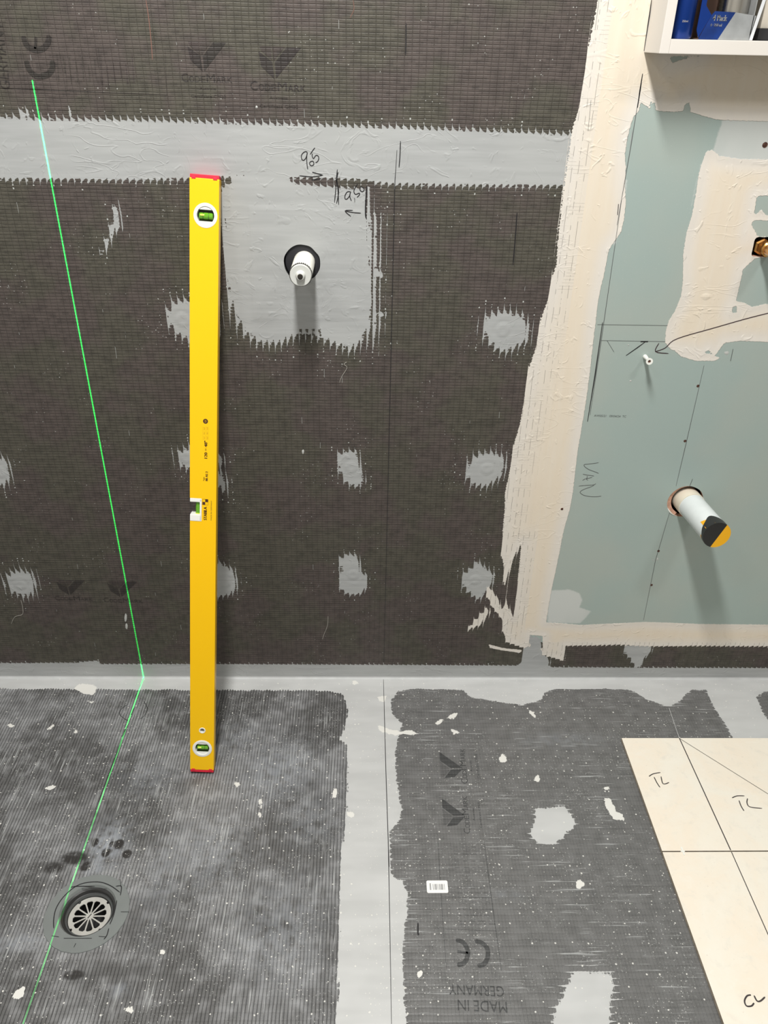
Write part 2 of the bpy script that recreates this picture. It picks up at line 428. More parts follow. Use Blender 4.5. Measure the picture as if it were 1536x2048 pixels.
def floor_nodes(g, printed=None):
    x, y, z = g.pos(); P3 = g.xyz(x, y, z*0)
    wob = (g.low(P3, 22, 1)-.5)*.002
    left = (x+.0).lt(.02)
    # left board: long grooves running to the wall; right board: rows along the wall
    tl = (((x+wob)/.0064).frac()-.5).abs()*2; tl2 = (((y+wob)/.0125).frac()-.5).abs()*2
    tr = (((y+wob+x*.004)/.0115).frac()-.5).abs()*2; tr2 = (((x+wob)/.0062).frac()-.5).abs()*2
    tA = g.mix(left, tr, tl); tB = g.mix(left, tr2, tl2)
    return x, y, z, P3, left, tA, tB
def board_floor(name, printed=None):
    g = G(name); g.sheet = 'floor' if printed is None else None; x, y, z, P3, left, tA, tB = floor_nodes(g)
    big = g.low(P3, 5, 4, .6); mid = g.low(P3, 38, 4, .65); fine = g.noise(P3, 520, 1, .6)
    lA = tA.ss(.45, .98); lB = tB.ss(.6, 1.0)
    stripe = g.mix(left, lA*.10, lA*.62)
    k = (1-stripe)*(1-lB*g.mix(left, .18, .10))*(mid*.6+.7)*(fine*.7+.65)
    dust = big.ss(.38, .66)*left*.5+mid.ss(.45, .8)*(left*.24+.06)
    col = g.mix(dust.min(1), g.mix(left, (.150, .149, .147), (.125, .124, .123)), (.36, .365, .375))
    mul = g.nodes.new('ShaderNodeMix'); mul.data_type = 'RGBA'; mul.blend_type = 'MULTIPLY'; mul.inputs[0].default_value = 1
    kk = g.mix(k.min(1.0), (0, 0, 0), (1, 1, 1))
    g.put(col, mul.inputs[6]); g.put(kk, mul.inputs[7]); board = V(g, mul.outputs[2])
    hb = 1-lA*.8-lB*.3+fine*.35
    if printed is not None:
        mul2 = g.nodes.new('ShaderNodeMix'); mul2.data_type = 'RGBA'; mul2.blend_type = 'MULTIPLY'; mul2.inputs[0].default_value = 1
        g.put(board, mul2.inputs[6]); g.put(printed, mul2.inputs[7])
        g.out(V(g, mul2.outputs[2]), .5); g.bump(hb, .0005); return g.mat
    dm = g.attr('dm'); am = g.attr('am'); dw = g.attr('dw'); dk = g.attr('dk'); lt = g.attr('lt')
    rag = (g.noise(P3, 170, 2, .7)-.5)+(g.low(P3, 40, 2)-.5)*1.1
    board = g.mix(lt*(g.noise(P3, 60, 4).ss(.3, .6)), board, (.30, .32, .35))
    board = g.mix((dk.ss(.22, .55))*(g.noise(P3, 70, 4, .6).ss(.22, .5)), board, (.035, .033, .032))
    # pale scuffs, scratches and dried splashes
    sA = g.noise(g.xyz(x*9, y*260, 0), 1, 3, .6); sB = g.noise(g.xyz(x*260, y*10, 0), 1, 3, .6)
    scr = g.mix(left, sA.ss(.60, .67)*.75, sB.ss(.57, .68)*.75)*g.low(P3, 9, 3).ss(.42, .60)
    board = g.mix(scr, board, (.45, .46, .46))
    grit = g.noise(P3, 230, 3, .7).ss(.60, .68)*g.low(P3, 12, 3).ss(.42, .58)*.8
    board = g.mix(grit, board, (.5, .51, .50))
    tooth = g.mix(left, (tA**6)*(g.noise(g.xyz(x*18, y*90, 0), 1, 2)*3.4-.9)+(tB**5)*.25, (1-tA)**1.3*(g.noise(P3, 90, 2)*1.2)+(tB**5)*.2)
    cm = (dm+am*(tooth-.15)+rag*.008).ss(-.0003, .0003)
    n1 = g.noise(g.xyz(x*6, y*24, 0), 1, 2, .6); n2 = g.low(P3, 14, 2, .6)
    mcol = g.mix(n1.ss(.3, .7), (.49, .495, .49), (.555, .56, .555))
    mcol = g.mix(n2.ss(.5, .8)*.3, mcol, (.58, .585, .58))
    base = g.mix(cm, board, mcol)
    vd, vc = g.voro(P3, 52); vd2, vc2 = g.voro(P3, 120)
    sm = (g.noise(P3, 260, 3, .7)-.5)*.22+.04
    spl = (vd+sm).lt(vc*.17-.025)*vc.gt(.66); spl2 = (vd2+sm).lt(vc2*.22-.04)*vc2.gt(.60)*g.low(P3, 8, 2).gt(.5)
    wht = (dw+rag*.009+(g.low(P3, 45, 3)-.5)*.012+(tA**3)*.0012-.0005).gt(0)
    wm = wht.max(spl*.9).max(spl2*.75)
    base = g.mix(wm, base, (.74, .73, .69))
    hgt = g.mix(cm, hb, 1.3+n1*.3+n2*.3)
    hgt = g.mix(wm, hgt, 2.0)
    rough = g.mix(cm, .42, .5)
    g.out(base, rough, spec=.5); g.bump(hgt, .0004, .9)
    return g.mat
M_FLOOR = board_floor('floor_board')
M_FPRINT = board_floor('floor_board_print', (.38, .39, .40))
M_FPRINT2 = board_floor('floor_board_print_light', (.72, .72, .73))
M_CORE = plain('gypsum_core', (.62, .36, .26), .8, nscale=120, namp=.2)
M_DARK = plain('dark_gap', (.012, .012, .012), .9)
M_BLACKRUB = plain('black_rubber', (.02, .02, .024), .5)

# ------------------------------------------------------------------ wall coatings (outlines read off the photograph)
memb = [
 ([(-60,229),(0,232),(60,236),(120,238),(200,238),(300,240),(400,243),(600,248),(800,254),(1000,262),(1145,268),(1260,272),(1200,372),(1050,373),(900,372),(790,370),(700,362),(570,361),(440,358),(380,359),(300,361),(200,361),(100,359),(-60,361)], .0075),
 ([(430,340),(735,350),(738,400),(742,440),(745,520),(750,600),(744,655),(722,688),(700,702),(665,688),(640,676),(600,670),(560,688),(520,688),(490,668),(468,634),(455,590),(448,540),(444,450),(436,360)], .017),
 ([(335,622),(350,602),(384,598),(440,610),(440,670),(384,684),(352,668),(336,645)], .0135),
 ([(966,642),(978,628),(1008,622),(1046,630),(1058,650),(1056,682),(1030,696),(1012,706),(990,698),(974,680),(964,662)], .0135),
 ([(352,908),(368,898),(384,892),(420,905),(446,915),(448,925),(438,935),(455,965),(452,985),(438,975),(400,950),(384,940),(362,932)], .0135),
 ([(676,908),(690,902),(712,902),(718,915),(724,945),(731,962),(716,974),(696,970),(684,955),(677,935),(673,918)], .010),
 ([(934,930),(945,915),(960,906),(985,904),(1010,914),(1012,935),(1004,952),(985,966),(970,975),(945,970),(932,952)], .0135),
 ([(-40,915),(4,915),(18,926),(22,955),(8,972),(-40,975)], .0135),
 ([(10,1158),(20,1145),(42,1140),(64,1146),(73,1165),(68,1188),(48,1194),(26,1186),(12,1172)], .016),
 ([(420,1132),(446,1130),(466,1140),(474,1158),(474,1176),(462,1190),(436,1194),(420,1190)], .011),
 ([(680,1116),(696,1108),(712,1110),(720,1124),(722,1144),(735,1150),(734,1176),(722,1188),(700,1190),(684,1182),(678,1164),(683,1142)], .009),
 ([(955,1122),(990,1150),(986,1166),(972,1186),(958,1200),(942,1190),(925,1172),(921,1152),(940,1138)], .010),
 ([(-80,1326),(60,1326),(150,1325),(195,1321),(202,1328),(400,1328),(700,1329),(1035,1331),(1048,1318),(1090,1318),(1100,1334),(1300,1335),(1640,1336),(1640,1375),(-80,1375)], .003),
 ([(1046,1290),(1060,1272),(1080,1275),(1084,1296),(1100,1325),(1090,1340),(1040,1340)], .006),
 ([(1250,1289),(1303,1290),(1303,1302),(1288,1318),(1284,1333),(1270,1336),(1262,1318),(1250,1308)], .006),
 ([(233,404),(239,425),(243,455),(232,462),(222,480),(206,512),(204,500),(222,455),(224,430)], .008),
 ([(140,210),(143,236),(136,236)], .003), ([(40,222),(56,222),(58,238),(38,238)], .008), ([(430,1120),(470,1140),(430,1150)], .01),
 ([(742,520),(766,548),(768,556),(744,556)], .005), ([(744,622),(772,626),(770,634),(744,632)], .005),
 ([(735,420),(752,440),(756,520),(752,600),(758,650),(742,690),(735,640)], .022),
]
memb_cut = [([(575,357),(640,357),(740,361),(748,377),(700,376),(640,371),(590,366)], .005),
            ([(440,354),(458,356),(460,366),(450,372),(440,372)], .006),
            ]+[([(x,y),(x+6,y),(x+6,y+5),(x,y+5)], .0) for x in (598,611,624,637) for y in (658,667,676)]
cream = [
 ([(1206,-60),(1192,20),(1178,100),(1160,200),(1145,258),(1136,330),(1126,400),(1118,470),(1112,530),(1100,580),(1088,620),(1074,680),(1058,740),(1047,800),(1038,850),(1020,930),(1010,985),(1008,1020),(1004,1060),(1004,1110),(1009,1170),(1012,1200),(1003,1220),(998,1200),(978,1172),(972,1190),(985,1215),(1002,1236),(1006,1262),(1012,1284),(1046,1296),(1076,1290),(1086,1310),(1128,1322),(1132,1292),(1240,1290),(1300,1293),(1400,1292),(1640,1294),
   (1640,1250),(1400,1248),(1330,1245),(1290,1244),(1200,1248),(1160,1250),(1120,1246),(1092,1245),(1098,1210),(1104,1175),(1112,1140),(1120,1100),(1128,1060),(1140,1018),(1146,985),(1150,950),(1156,900),(1163,860),(1172,805),(1180,745),(1186,690),(1192,640),(1196,605),(1202,575),(1210,540),(1218,500),(1230,482),(1242,465),(1248,440),(1252,405),(1250,370),(1252,335),(1250,310),(1255,275),(1262,250),(1268,232),(1280,221),(1300,220),(1340,224),(1375,222),(1405,232),(1438,240),(1500,242),(1640,246),(1640,-60)], .004),
 ([(1412,302),(1398,345),(1392,385),(1384,430),(1372,470),(1366,510),(1366,560),(1362,592),(1350,622),(1338,640),(1332,660),(1330,685),(1342,700),(1370,704),(1404,710),(1416,700),(1430,712),(1440,698),(1449,686),(1480,682),(1530,684),(1640,686),(1640,320),(1480,318),(1440,312),(1425,300)], .0),
 ([(932,1262),(950,1240),(975,1214),(980,1224),(962,1250)], .008),
 ([(976,1288),(1005,1296),(1045,1300),(1040,1306),(1000,1300),(980,1296)], .0),
 ([(1348,700),(1420,708),(1440,716),(1430,722),(1390,722),(1360,712)], .0),
]
cream_cut = [
 ([(1041,1090),(1038,1120),(1034,1160),(1034,1200),(1028,1234),(1016,1212),(1010,1196),(1014,1160),(1026,1120)], .005),
 ([(1514,392),(1640,392),(1640,432),(1533,431),(1522,418),(1512,430),(1508,428)], 0), ([(1506,441),(1640,441),(1640,474),(1498,474),(1497,464)], 0),
 ([(1490,524),(1500,516),(1640,510),(1640,608),(1530,608),(1504,614),(1490,606),(1472,602),(1482,560)], 0),
 ([(1466,612),(1473,612),(1474,625),(1464,626)], 0),
 ([(1280,205),(1308,222),(1304,230),(1278,228)], 0), ([(1370,208),(1378,204),(1382,222),(1366,226)], 0),
 ([(1300,204),(1310,206),(1312,224),(1302,224)], 0),
 ([(1338,112),(1400,112),(1360,120),(1345,126)], 0),
 ([(1060,1270),(1085,1272),(1085,1296),(1068,1300),(1058,1285)], .001),
]
skim = [([(1445,235),(1640,230),(1640,330),(1480,325),(1420,318),(1396,352),(1388,400),(1374,440),(1400,330),(1425,300),(1436,262)], 0),
        ([(1096,1180),(1140,1178),(1160,1186),(1166,1200),(1160,1214),(1184,1222),(1172,1236),(1160,1248),(1094,1246)], 0),
        ([(1240,350),(1256,360),(1248,420),(1232,490),(1222,490)], 0),
        ([(1095,1240),(1080,1240),(1085,1190),(1100,1180)], 0)]
green = [([(1128,-60),(1128+40,200),(1150,260),(1140,500),(1110,900),(1085,1140),(1070,1278),(1640,1278),(1640,-60)], 0)]
def gedge(): # straight board joint hidden under the plaster
    xg = .385; zb = W(1300, 1285)[2]
    return xg, zb
XG, ZB = gedge()
def wall_fields(A):
    dm, am = field(A, memb, W, memb_cut); dc, ac = field(A, cream, W, cream_cut); ds, _ = field(A, skim, W)
    # far outside the drawn region the plaster simply continues
    dg = np.minimum(A[:, 0]-XG, A[:, 1]-ZB)
    hx = np.zeros(len(A))
    for px, py in ((365,640),(1006,660),(372,915),(702,935),(974,938),(0,945),(40,1170),(450,1165),(706,1150),(950,1160)):
        c = W(px, py); q = np.hypot(A[:, 0]-c[0], A[:, 1]-c[2]); hx += np.exp(-(q/.022)**2)*.9-np.exp(-((q-.016)/.005)**2)*.35-np.exp(-(q/.007)**2)*.4
    P = np.array([[W(*p)[0], W(*p)[2]] for p in ((497,414),(724,420),(716,640),(506,640))]); k = np.where(np.abs(A[:, 0]+.1) < .3)[0]
    hx[k] += np.clip(sdf(A[k], P)/.006+.5, 0, 1)*.28
    return dict(dm=dm, am=am, dc=dc, ac=ac, ds=ds, dg=np.clip(dg, -.05, .05), hx=hx, **low_fields(A, 'wall'))
random.seed(4)
def ragged(r, amp, seed, sx=1, sy=1):
    rn = random.Random(seed); ph = [(k, rn.uniform(0, 6.28), rn.uniform(.3, 1)/k**.7) for k in range(2, 11)]
    def f(a):
        e = 1/math.sqrt((math.cos(a)/sx)**2+(math.sin(a)/sy)**2)
        return r*e+amp*sum(w_*math.sin(k*a+p) for k, p, w_ in ph)
    return f
CP = W(604, 526); RP = W(1370, 1003); BP = W(1526, 494)
CABX0 = W(1288, 104)[0]; CABZ0 = W(1288, 104)[2]
STEP = .004
def to_wall(A, Z): return np.stack([A[:, 0], Z, A[:, 1]], 1)
def to_floor(A, Z): return np.stack([A[:, 0], A[:, 1], Z], 1)
WX0, WX1, WZ1 = -1.0, 1.12, 1.52
def snap(v, o): return o+round((v-o)/STEP)*STEP
def rectr(hw, hh, amp, seed):
    base = ragged(0, amp, seed)
    def f(a):
        c, s = abs(math.cos(a)), abs(math.sin(a)); return (c**6/hw**6+s**6/hh**6)**(-1/6)+base(a)
    return f
wall_holes = [((CP[0], CP[2]), 12, ragged(.033, .0009, 3), .016, 2),
              ((RP[0], RP[2]), 12, ragged(.0385, .0003, 8), .013, 1),
              ((BP[0], BP[2]), 10, rectr(.0185, .0175, .0006, 5), .013, 1)]
wall_back = sheet('wall_back', WX0, WX1, 0, WZ1, STEP, (-1.7, 2.2, 0, 2.7), to_wall, wall_holes,
                  [(CABX0+.014, 2, CABZ0+.014, 2)], wall_fields, [M_WALL, M_CORE, M_DARK], 1, False)
# the surround above the cabinet is left closed; cavity behind the holes
bm = bmesh.new()
for c, hw in ((CP, .06), (RP, .06), (BP, .05)):
    box(bm, c[0]-hw, c[0]+hw, .0131, .09, c[2]-hw, c[2]+hw)
for f in list(bm.faces):
    if abs(f.normal.y) > .9 and f.calc_center_median().y < .02: bm.faces.remove(f)
from_bm('wall_cavity', bm, M_DARK, wall_back, recalc=False)

# ------------------------------------------------------------------ floor coatings
fmemb = [
 ([(-400,1330),(-400,1378),(0,1377),(100,1378),(300,1379),(500,1380),(640,1381),(684,1386),(692,1400),(696,1425),(692,1452),(680,1478),(694,1490),(696,1560),(694,1620),(690,1660),(682,1700),(680,1760),(680,1850),(678,1950),(670,2120),
   (812,2120),(813,2050),(809,1985),(805,1930),(809,1865),(814,1815),(816,1785),(806,1764),(782,1745),(780,1700),(779,1668),(800,1640),(803,1620),(796,1574),(790,1525),(795,1480),(806,1446),(783,1428),(784,1400),(795,1382),(830,1378),(925,1380),(940,1394),(985,1402),(1040,1410),(1078,1402),(1092,1384),(1110,1378),(1240,1378),(1268,1382),(1290,1398),(1318,1408),(1340,1414),(1362,1402),(1370,1390),(1384,1380),(1412,1381),(1425,1410),(1445,1440),(1468,1480),(1500,1540),(1640,1540),(1560,1480),(1530,1430),(1512,1392),(1530,1384),(1900,1384),(1900,1330)], .006),
 ([(1072,1616),(1128,1613),(1148,1636),(1150,1652),(1124,1676),(1112,1690),(1075,1686),(1062,1668),(1068,1642)], .010),
 ([(1140,1950),(1165,1942),(1222,1945),(1228,1975),(1222,2010),(1218,2100),(1100,2100),(1108,2020),(1128,1985)], .016),
]
fwhite = [
 [(1208,1597),(1222,1600),(1232,1615),(1247,1641),(1228,1639),(1214,1624)], [(1200,1577),(1216,1574),(1222,1578),(1206,1582)],
 [(754,1450),(768,1453),(788,1462),(820,1462),(850,1466),(846,1470),(808,1469),(776,1470),(764,1464)],
 [(155,1370),(190,1368),(196,1378),(185,1388),(160,1386),(150,1378)], [(755,1395),(776,1390),(770,1406),(758,1402)],
 [(866,1448),(884,1436),(890,1440),(876,1450)], [(894,1434),(908,1428),(924,1422),(912,1432),(898,1438)],
 [(904,1459),(914,1464),(922,1465),(912,1468),(906,1474)], [(1054,1416),(1066,1424),(1077,1438),(1072,1440),(1060,1428)],
 [(88,1576),(98,1572),(110,1574),(100,1579),(92,1580)], [(94,1458),(106,1448),(112,1452),(100,1461)], [(27,1985),(44,1976),(42,1996),(28,2002),(22,1994)],
 [(66,1850),(74,1844),(78,1852),(70,1856)], [(318,1902),(326,1896),(330,1904),(324,1910)], [(246,2016),(258,2012),(268,2020),(256,2030)],
 [(696,1626),(706,1622),(710,1630),(702,1634)], [(702,1361),(712,1360),(716,1368),(708,1371)], [(800,1626),(808,1630),(804,1636),(798,1634)],
 [(1152,1766),(1160,1760),(1168,1766),(1162,1776),(1154,1776)], [(470,1565),(480,1562),(484,1570),(474,1574)], [(524,1580),(528,1577),(520,1632),(516,1630)],
 [(1000,1508),(1008,1506),(1014,1520),(1008,1530),(1000,1520)], [(1072,1548),(1078,1552),(1076,1562),(1070,1560)], [(172,1400),(190,1402),(184,1406)],
 [(0,1438),(14,1440),(28,1452),(24,1454),(10,1444)], [(148,1461),(154,1460),(156,1466),(148,1466)], [(165,1462),(170,1460),(170,1466)],
 [(664,1600),(672,1576),(676,1578),(668,1602)], [(1062,1430),(1066,1428),(1070,1436)], [(832,1946),(842,1940),(846,1950),(836,1954)],
]
fstain = [(190,1690,9,12,.0)]
DR = FL(174, 1825)
def rad(px, py): p = FL(px, py); return float(np.hypot(p[0]-DR[0], p[1]-DR[1]))
def floor_fields(A):
    dm, am = field(A, fmemb, FL); dw, _ = field(A, [(p, 0) for p in fwhite], FL)
    dk = soft(A, [(190,1685,7,9,1),(212,1705,9,10,1),(238,1688,10,10,1),(254,1708,10,9,1),(224,1688,6,6,1),(150,1716,34,16,.75),(108,1735,30,16,.6),(170,1735,14,10,.7),
                  (148,1950,24,11,.85),(280,1760,50,30,.3),(60,1640,60,30,.2),(330,1900,60,50,.2),(172,1730,10,10,.7),(60,1850,60,60,.25),(120,1400,60,12,.3)], FL)
    lt = soft(A, [(215,1690,38,45,1),(190,1735,20,18,.8),(40,1885,60,18,.5),(560,1540,70,60,.5),(480,1480,60,40,.3),(300,1560,60,40,.3),(620,1640,60,60,.3),(240,1980,20,14,.5),(330,1750,40,120,.35),(420,1700,80,90,.4),(1010,1790,40,10,.2),(1130,1480,80,14,.25),(560,1850,90,120,.35)], FL)
    return dict(dm=dm, am=am, dw=dw, dk=dk, lt=lt, **low_fields(A, 'floor'))
RH = .056
floor = sheet('floor', -1.0, 1.12, -.92, 0, STEP, (-1.7, 2.2, -2.6, 0), to_floor,
              [((DR[0], DR[1]), 18, lambda a: RH, -.012, 1)], [], floor_fields, [M_FLOOR, M_BLACKRUB], 1, False)
M_MEMB = plain('grey_membrane', (.5, .51, .51), .5, nscale=30, namp=.05, bump=.0004)
# soft sealed corner between wall and floor
bm = bmesh.new(); r = .005; N = 6; prev = None
for k in range(N+1):
    a = math.pi/2*k/N; yy = -r+r*math.sin(a); zz = r-r*math.cos(a)
    row = [bm.verts.new((x_, yy, zz)) for x_ in (-1.7, 2.2)]
    if prev: bm.faces.new((prev[0], prev[1], row[1], row[0]))
    prev = row
o = from_bm('trim_1', bm, M_MEMB, smooth=True); o['kind'] = 'structure'
for f in o.data.polygons: pass

# rest of the room
M_ROOM = plain('painted_room', (.5, .49, .47), .8, nscale=3, namp=.03)
def slab(name, x0, x1, y0, y1, z0, z1, m):
    b = bmesh.new(); box(b, x0, x1, y0, y1, z0, z1); o = from_bm(name, b, m); o['kind'] = 'structure'; return o
slab('wall_left', -1.8, -1.7, -2.6, 0, 0, 2.7, M_ROOM); slab('wall_right', 2.2, 2.3, -2.6, 0, 0, 2.7, M_ROOM)
slab('wall_front', -1.8, 2.3, -2.7, -2.6, 0, 2.7, M_ROOM); slab('ceiling', -1.8, 2.3, -2.7, .1, 2.7, 2.8, M_ROOM)

# ------------------------------------------------------------------ writing and marks
INK = plain('black_marker', (.015, .014, .016), .45); PENCIL = plain('pencil_graphite', (.10, .105, .105), .5)
PINKL = plain('pink_chalk', (.22, .105, .08), .7)
INKTILE = plain('marker_on_tile', (.05, .04, .04), .5)
def smooth_pts(pts, n=4):
    P = [Vector(p) for p in pts]
    if len(P) < 3: return P
    out = []
    for i in range(len(P)-1):
        a = P[max(i-1, 0)]; b = P[i]; c = P[i+1]; d = P[min(i+2, len(P)-1)]
        for k in range(n):
            t = k/n; out.append(.5*((2*b)+(c-a)*t+(2*a-5*b+4*c-d)*t*t+(3*b-a-3*c+d)*t**3))
    out.append(P[-1]); return out
def ribbon(bm, pts, width, nrm, curve=True, taper=True):
    P = smooth_pts(pts) if curve else [Vector(p) for p in pts]; nrm = Vector(nrm); prev = None; n = len(P)
    for i, p in enumerate(P):
        d = (P[min(i+1, n-1)]-P[max(i-1, 0)]).normalized(); s = d.cross(nrm)*(width/2)
        if taper and (i == 0 or i == n-1): s = s*.55
        row = (bm.verts.new(p+s), bm.verts.new(p-s))
        if prev: bm.faces.new((prev[0], prev[1], row[1], row[0]))
        prev = row
def strokes(name, parent, plane, lines, width, mat, off=.0004, curve=True, label=None):
    bm = bmesh.new(); nrm = (0, -1, 0) if plane is W else (0, 0, 1)
    for ln in lines:
        wd = width
        if isinstance(ln, tuple) and isinstance(ln[0], float): wd = ln[0]; ln = ln[1]
        pts = [(Vector(plane(*p))+Vector(nrm)*off) for p in ln]; ribbon(bm, pts, wd, nrm, curve)
    o = from_bm(name, bm, mat, parent, recalc=False)
    if label: o['label'] = label
    return o
def text_mesh(body):
    cu_ = bpy.data.curves.new('t', 'FONT'); cu_.body = body; cu_.size = 1; cu_.resolution_u = 3
    to = bpy.data.objects.new('t', cu_); COL.objects.link(to)
    dg = bpy.context.evaluated_depsgraph_get(); me = bpy.data.meshes.new_from_object(to.evaluated_get(dg))
    vs = [v.co.copy() for v in me.vertices]; fs = [tuple(p.vertices) for p in me.polygons]
    bpy.data.objects.remove(to); return vs, fs
def add_text(bm, body, p0, p1, upv, height=None, sx=None, mat=0, bold=0):
    """lettering from p0 to p1 (3D, baseline), letters rising along upv with the given cap height"""
    vs, fs = text_mesh(body); xs = [v.x for v in vs]; x0, x1 = min(xs), max(xs)
    ys = [v.y for v in vs]; cap = .69
    p0 = Vector(p0); p1 = Vector(p1); R = (p1-p0)/(x1-x0); H = Vector(upv).normalized()*((height or (p1-p0).length/(x1-x0)*cap)/cap)
    for b in ([0] if not bold else [-bold, 0, bold]):
        nv = [bm.verts.new(p0+R*(v.x-x0)+R.normalized()*b+H*v.y) for v in vs]
        for f in fs:
            try: bm.faces.new([nv[i] for i in f]).material_index = mat
            except ValueError: pass
def smallcaps(bm, word, p0, p1, upv, height, big=(0, 4), mat=0):
    """word with its big letters taller"""
    p0 = Vector(p0); p1 = Vector(p1); D = p1-p0; ws = [1.35 if i in big else 1.0 for i in range(len(word))]
    ws = [w_*(1.25 if word[i] == 'M' else 1) for i, w_ in enumerate(ws)]; tot = sum(ws); t = 0
    for i, c in enumerate(word):
        a = p0+D*((t+ws[i]*.07)/tot); b = p0+D*((t+ws[i]*.93)/tot); t += ws[i]
        add_text(bm, c, a, b, upv, height*(1.35 if i in big else 1), mat=mat)
        # thin foot serif
LOGO = [[(190,145),(300,240),(310,402),(205,285)], [(322,245),(425,100),(545,100),(325,400)], [(200,98),(293,98),(298,226),(212,140)], [(302,98),(412,98),(312,230)]]
def codemark(parent, plane, tip, t0, t1, upv, mats, scale=None, sub=True):
    nrm = Vector((0, -1, 0)) if plane is W else Vector((0, 0, 1))
    a = Vector(plane(*t0))+nrm*.0003; b = Vector(plane(*t1))+nrm*.0003; R = (b-a).normalized(); U = Vector(upv); L = (b-a).length
    k = L/480.0; T = Vector(plane(*tip))+nrm*.0003
    bm = bmesh.new()
    for i, q in enumerate(LOGO):
        vs = [bm.verts.new(T+R*((x_-312)*k)+U*((402-y_)*k*.78)) for x_, y_ in q]
        bm.faces.new(vs).material_index = 0 if i < 2 else 1
    smallcaps(bm, 'CODEMARK', a, b, U, L*.105)
    if sub:
        add_text(bm, 'Australia', a+R*L*.34-U*L*.13, a+R*L*.66-U*L*.13, U, L*.045, mat=0)
        add_text(bm, 'Certificate CM20', a+R*L*.16-U*L*.27, a+R*L*.84-U*L*.27, U, L*.05, mat=0)
    return from_bm('printed_logo', bm, mats, parent, recalc=False)
UZ = (0, 0, 1)
codemark(wall_back, W, (406,143), (363,163), (466,166), UZ, [M_PRINT, M_PRINT2])
codemark(wall_back, W, (549,158), (500,180), (613,184), UZ, [M_PRINT, M_PRINT2])
codemark(wall_back, W, (139,1190), (110,1200), (187,1202), UZ, [M_PRINT, M_PRINT2], sub=False)
codemark(wall_back, W, (241,1194), (207,1204), (287,1206), UZ, [M_PRINT, M_PRINT2], sub=False)
codemark(floor, FL, (925,1538), (936,1568), (929,1497), (-1, 0, 0), [M_FPRINT, M_FPRINT2])
codemark(floor, FL, (930,1633), (941,1668), (934,1592), (-1, 0, 0), [M_FPRINT, M_FPRINT2])
def ptext(parent, plane, body, p0, p1, up_px, mat, height=None, bold=0, name='printed_text', off=.0003):
    nrm = Vector((0, -1, 0)) if plane is W else Vector((0, 0, 1))
    a = Vector(plane(*p0))+nrm*off; b = Vector(plane(*p1))+nrm*off; c = Vector(plane(*up_px))+nrm*off
    bm = bmesh.new(); R = (b-a).normalized(); u = (c-a); u = u-R*u.dot(R); add_text(bm, body, a, b, u, height or u.length, bold=bold)
    return from_bm(name, bm, mat, parent, recalc=False)
# CE marks and maker lines
strokes('printed_mark', wall_back, W, [[(47,72),(52,88),(64,98),(78,100),(90,94),(97,82),(98,71)],[(71,98),(72,74)],[(53,121),(58,138),(68,150),(82,153),(97,148),(105,136),(105,121)]], .0085, M_PRINT, .0003)
ptext(wall_back, W, 'GERMANY', (21,180), (5,44), (1,180), M_PRINT)
strokes('printed_frame', wall_back, W, [[(0,176),(120,181),(335,190)],[(334,190),(330,95)],[(52,184),(40,92)],[(135,182),(130,120)],[(207,186),(196,95)]], .001, M_PRINT, .0003, curve=False)
lines = []
rnd = random.Random(2)
for i in range(13):
    x_ = 118+i*12.5; y0 = 150+i*1+rnd.uniform(-6, 20)
    lines.append([(x_, y0), (x_-4, y0-rnd.uniform(30, 62))])
strokes('printed_text', wall_back, W, lines, .0026, M_PRINT2, .0003, curve=False)
strokes('chalk_line', wall_back, W, [[(292,0),(298,40),(303,90),(305,120)]], .0011, PINKL, .0004)
strokes('chalk_line', wall_back, W, [[(706,0),(708,18),(700,36)]], .0007, PINKL, .0004)
ptext(floor, FL, 'MADE IN', (1013,2004), (915,1999), (1014,2026), M_FPRINT)
ptext(floor, FL, 'GERMANY', (1007,1973), (898,1968), (1010,1994), M_FPRINT)
strokes('printed_mark', floor, FL, [[(950,1882),(964,1886),(975,1898),(975,1915),(968,1928),(955,1932)],[(912,1880),(925,1884),(935,1898),(935,1912),(928,1926),(914,1930)],[(936,1906),(915,1903)]], .008, M_FPRINT, .0003)
strokes('printed_frame', floor, FL, [[(876,1682),(880,1760),(886,1850),(893,1938)],[(968,1682),(978,1760),(990,1850),(1003,1942)],[(882,1793),(984,1796)],[(888,1858),(993,1862)]], .001, M_FPRINT, .0003, curve=False)
lines = []
for yy in (1694, 1702, 1708, 1722, 1735, 1744, 1776, 1786, 1804, 1818, 1830, 1842, 1848):
    x_ = 906+(yy-1690)*.08
    while x_ < 962+(yy-1690)*.1:
        wd = rnd.uniform(4, 14); lines.append([(x_, yy), (x_+wd, yy+.4)]); x_ += wd+rnd.uniform(3, 9)
strokes('printed_text', floor, FL, lines, .0028, M_FPRINT2, .0003, curve=False)
lines = []
for x_ in range(20, 135, 9): lines.append([(x_, 1558), (x_+4, 1552)] )
strokes('printed_text', floor, FL, lines+[[(0,1552),(14,1556)]], .003, M_FPRINT2, .0003, curve=False)

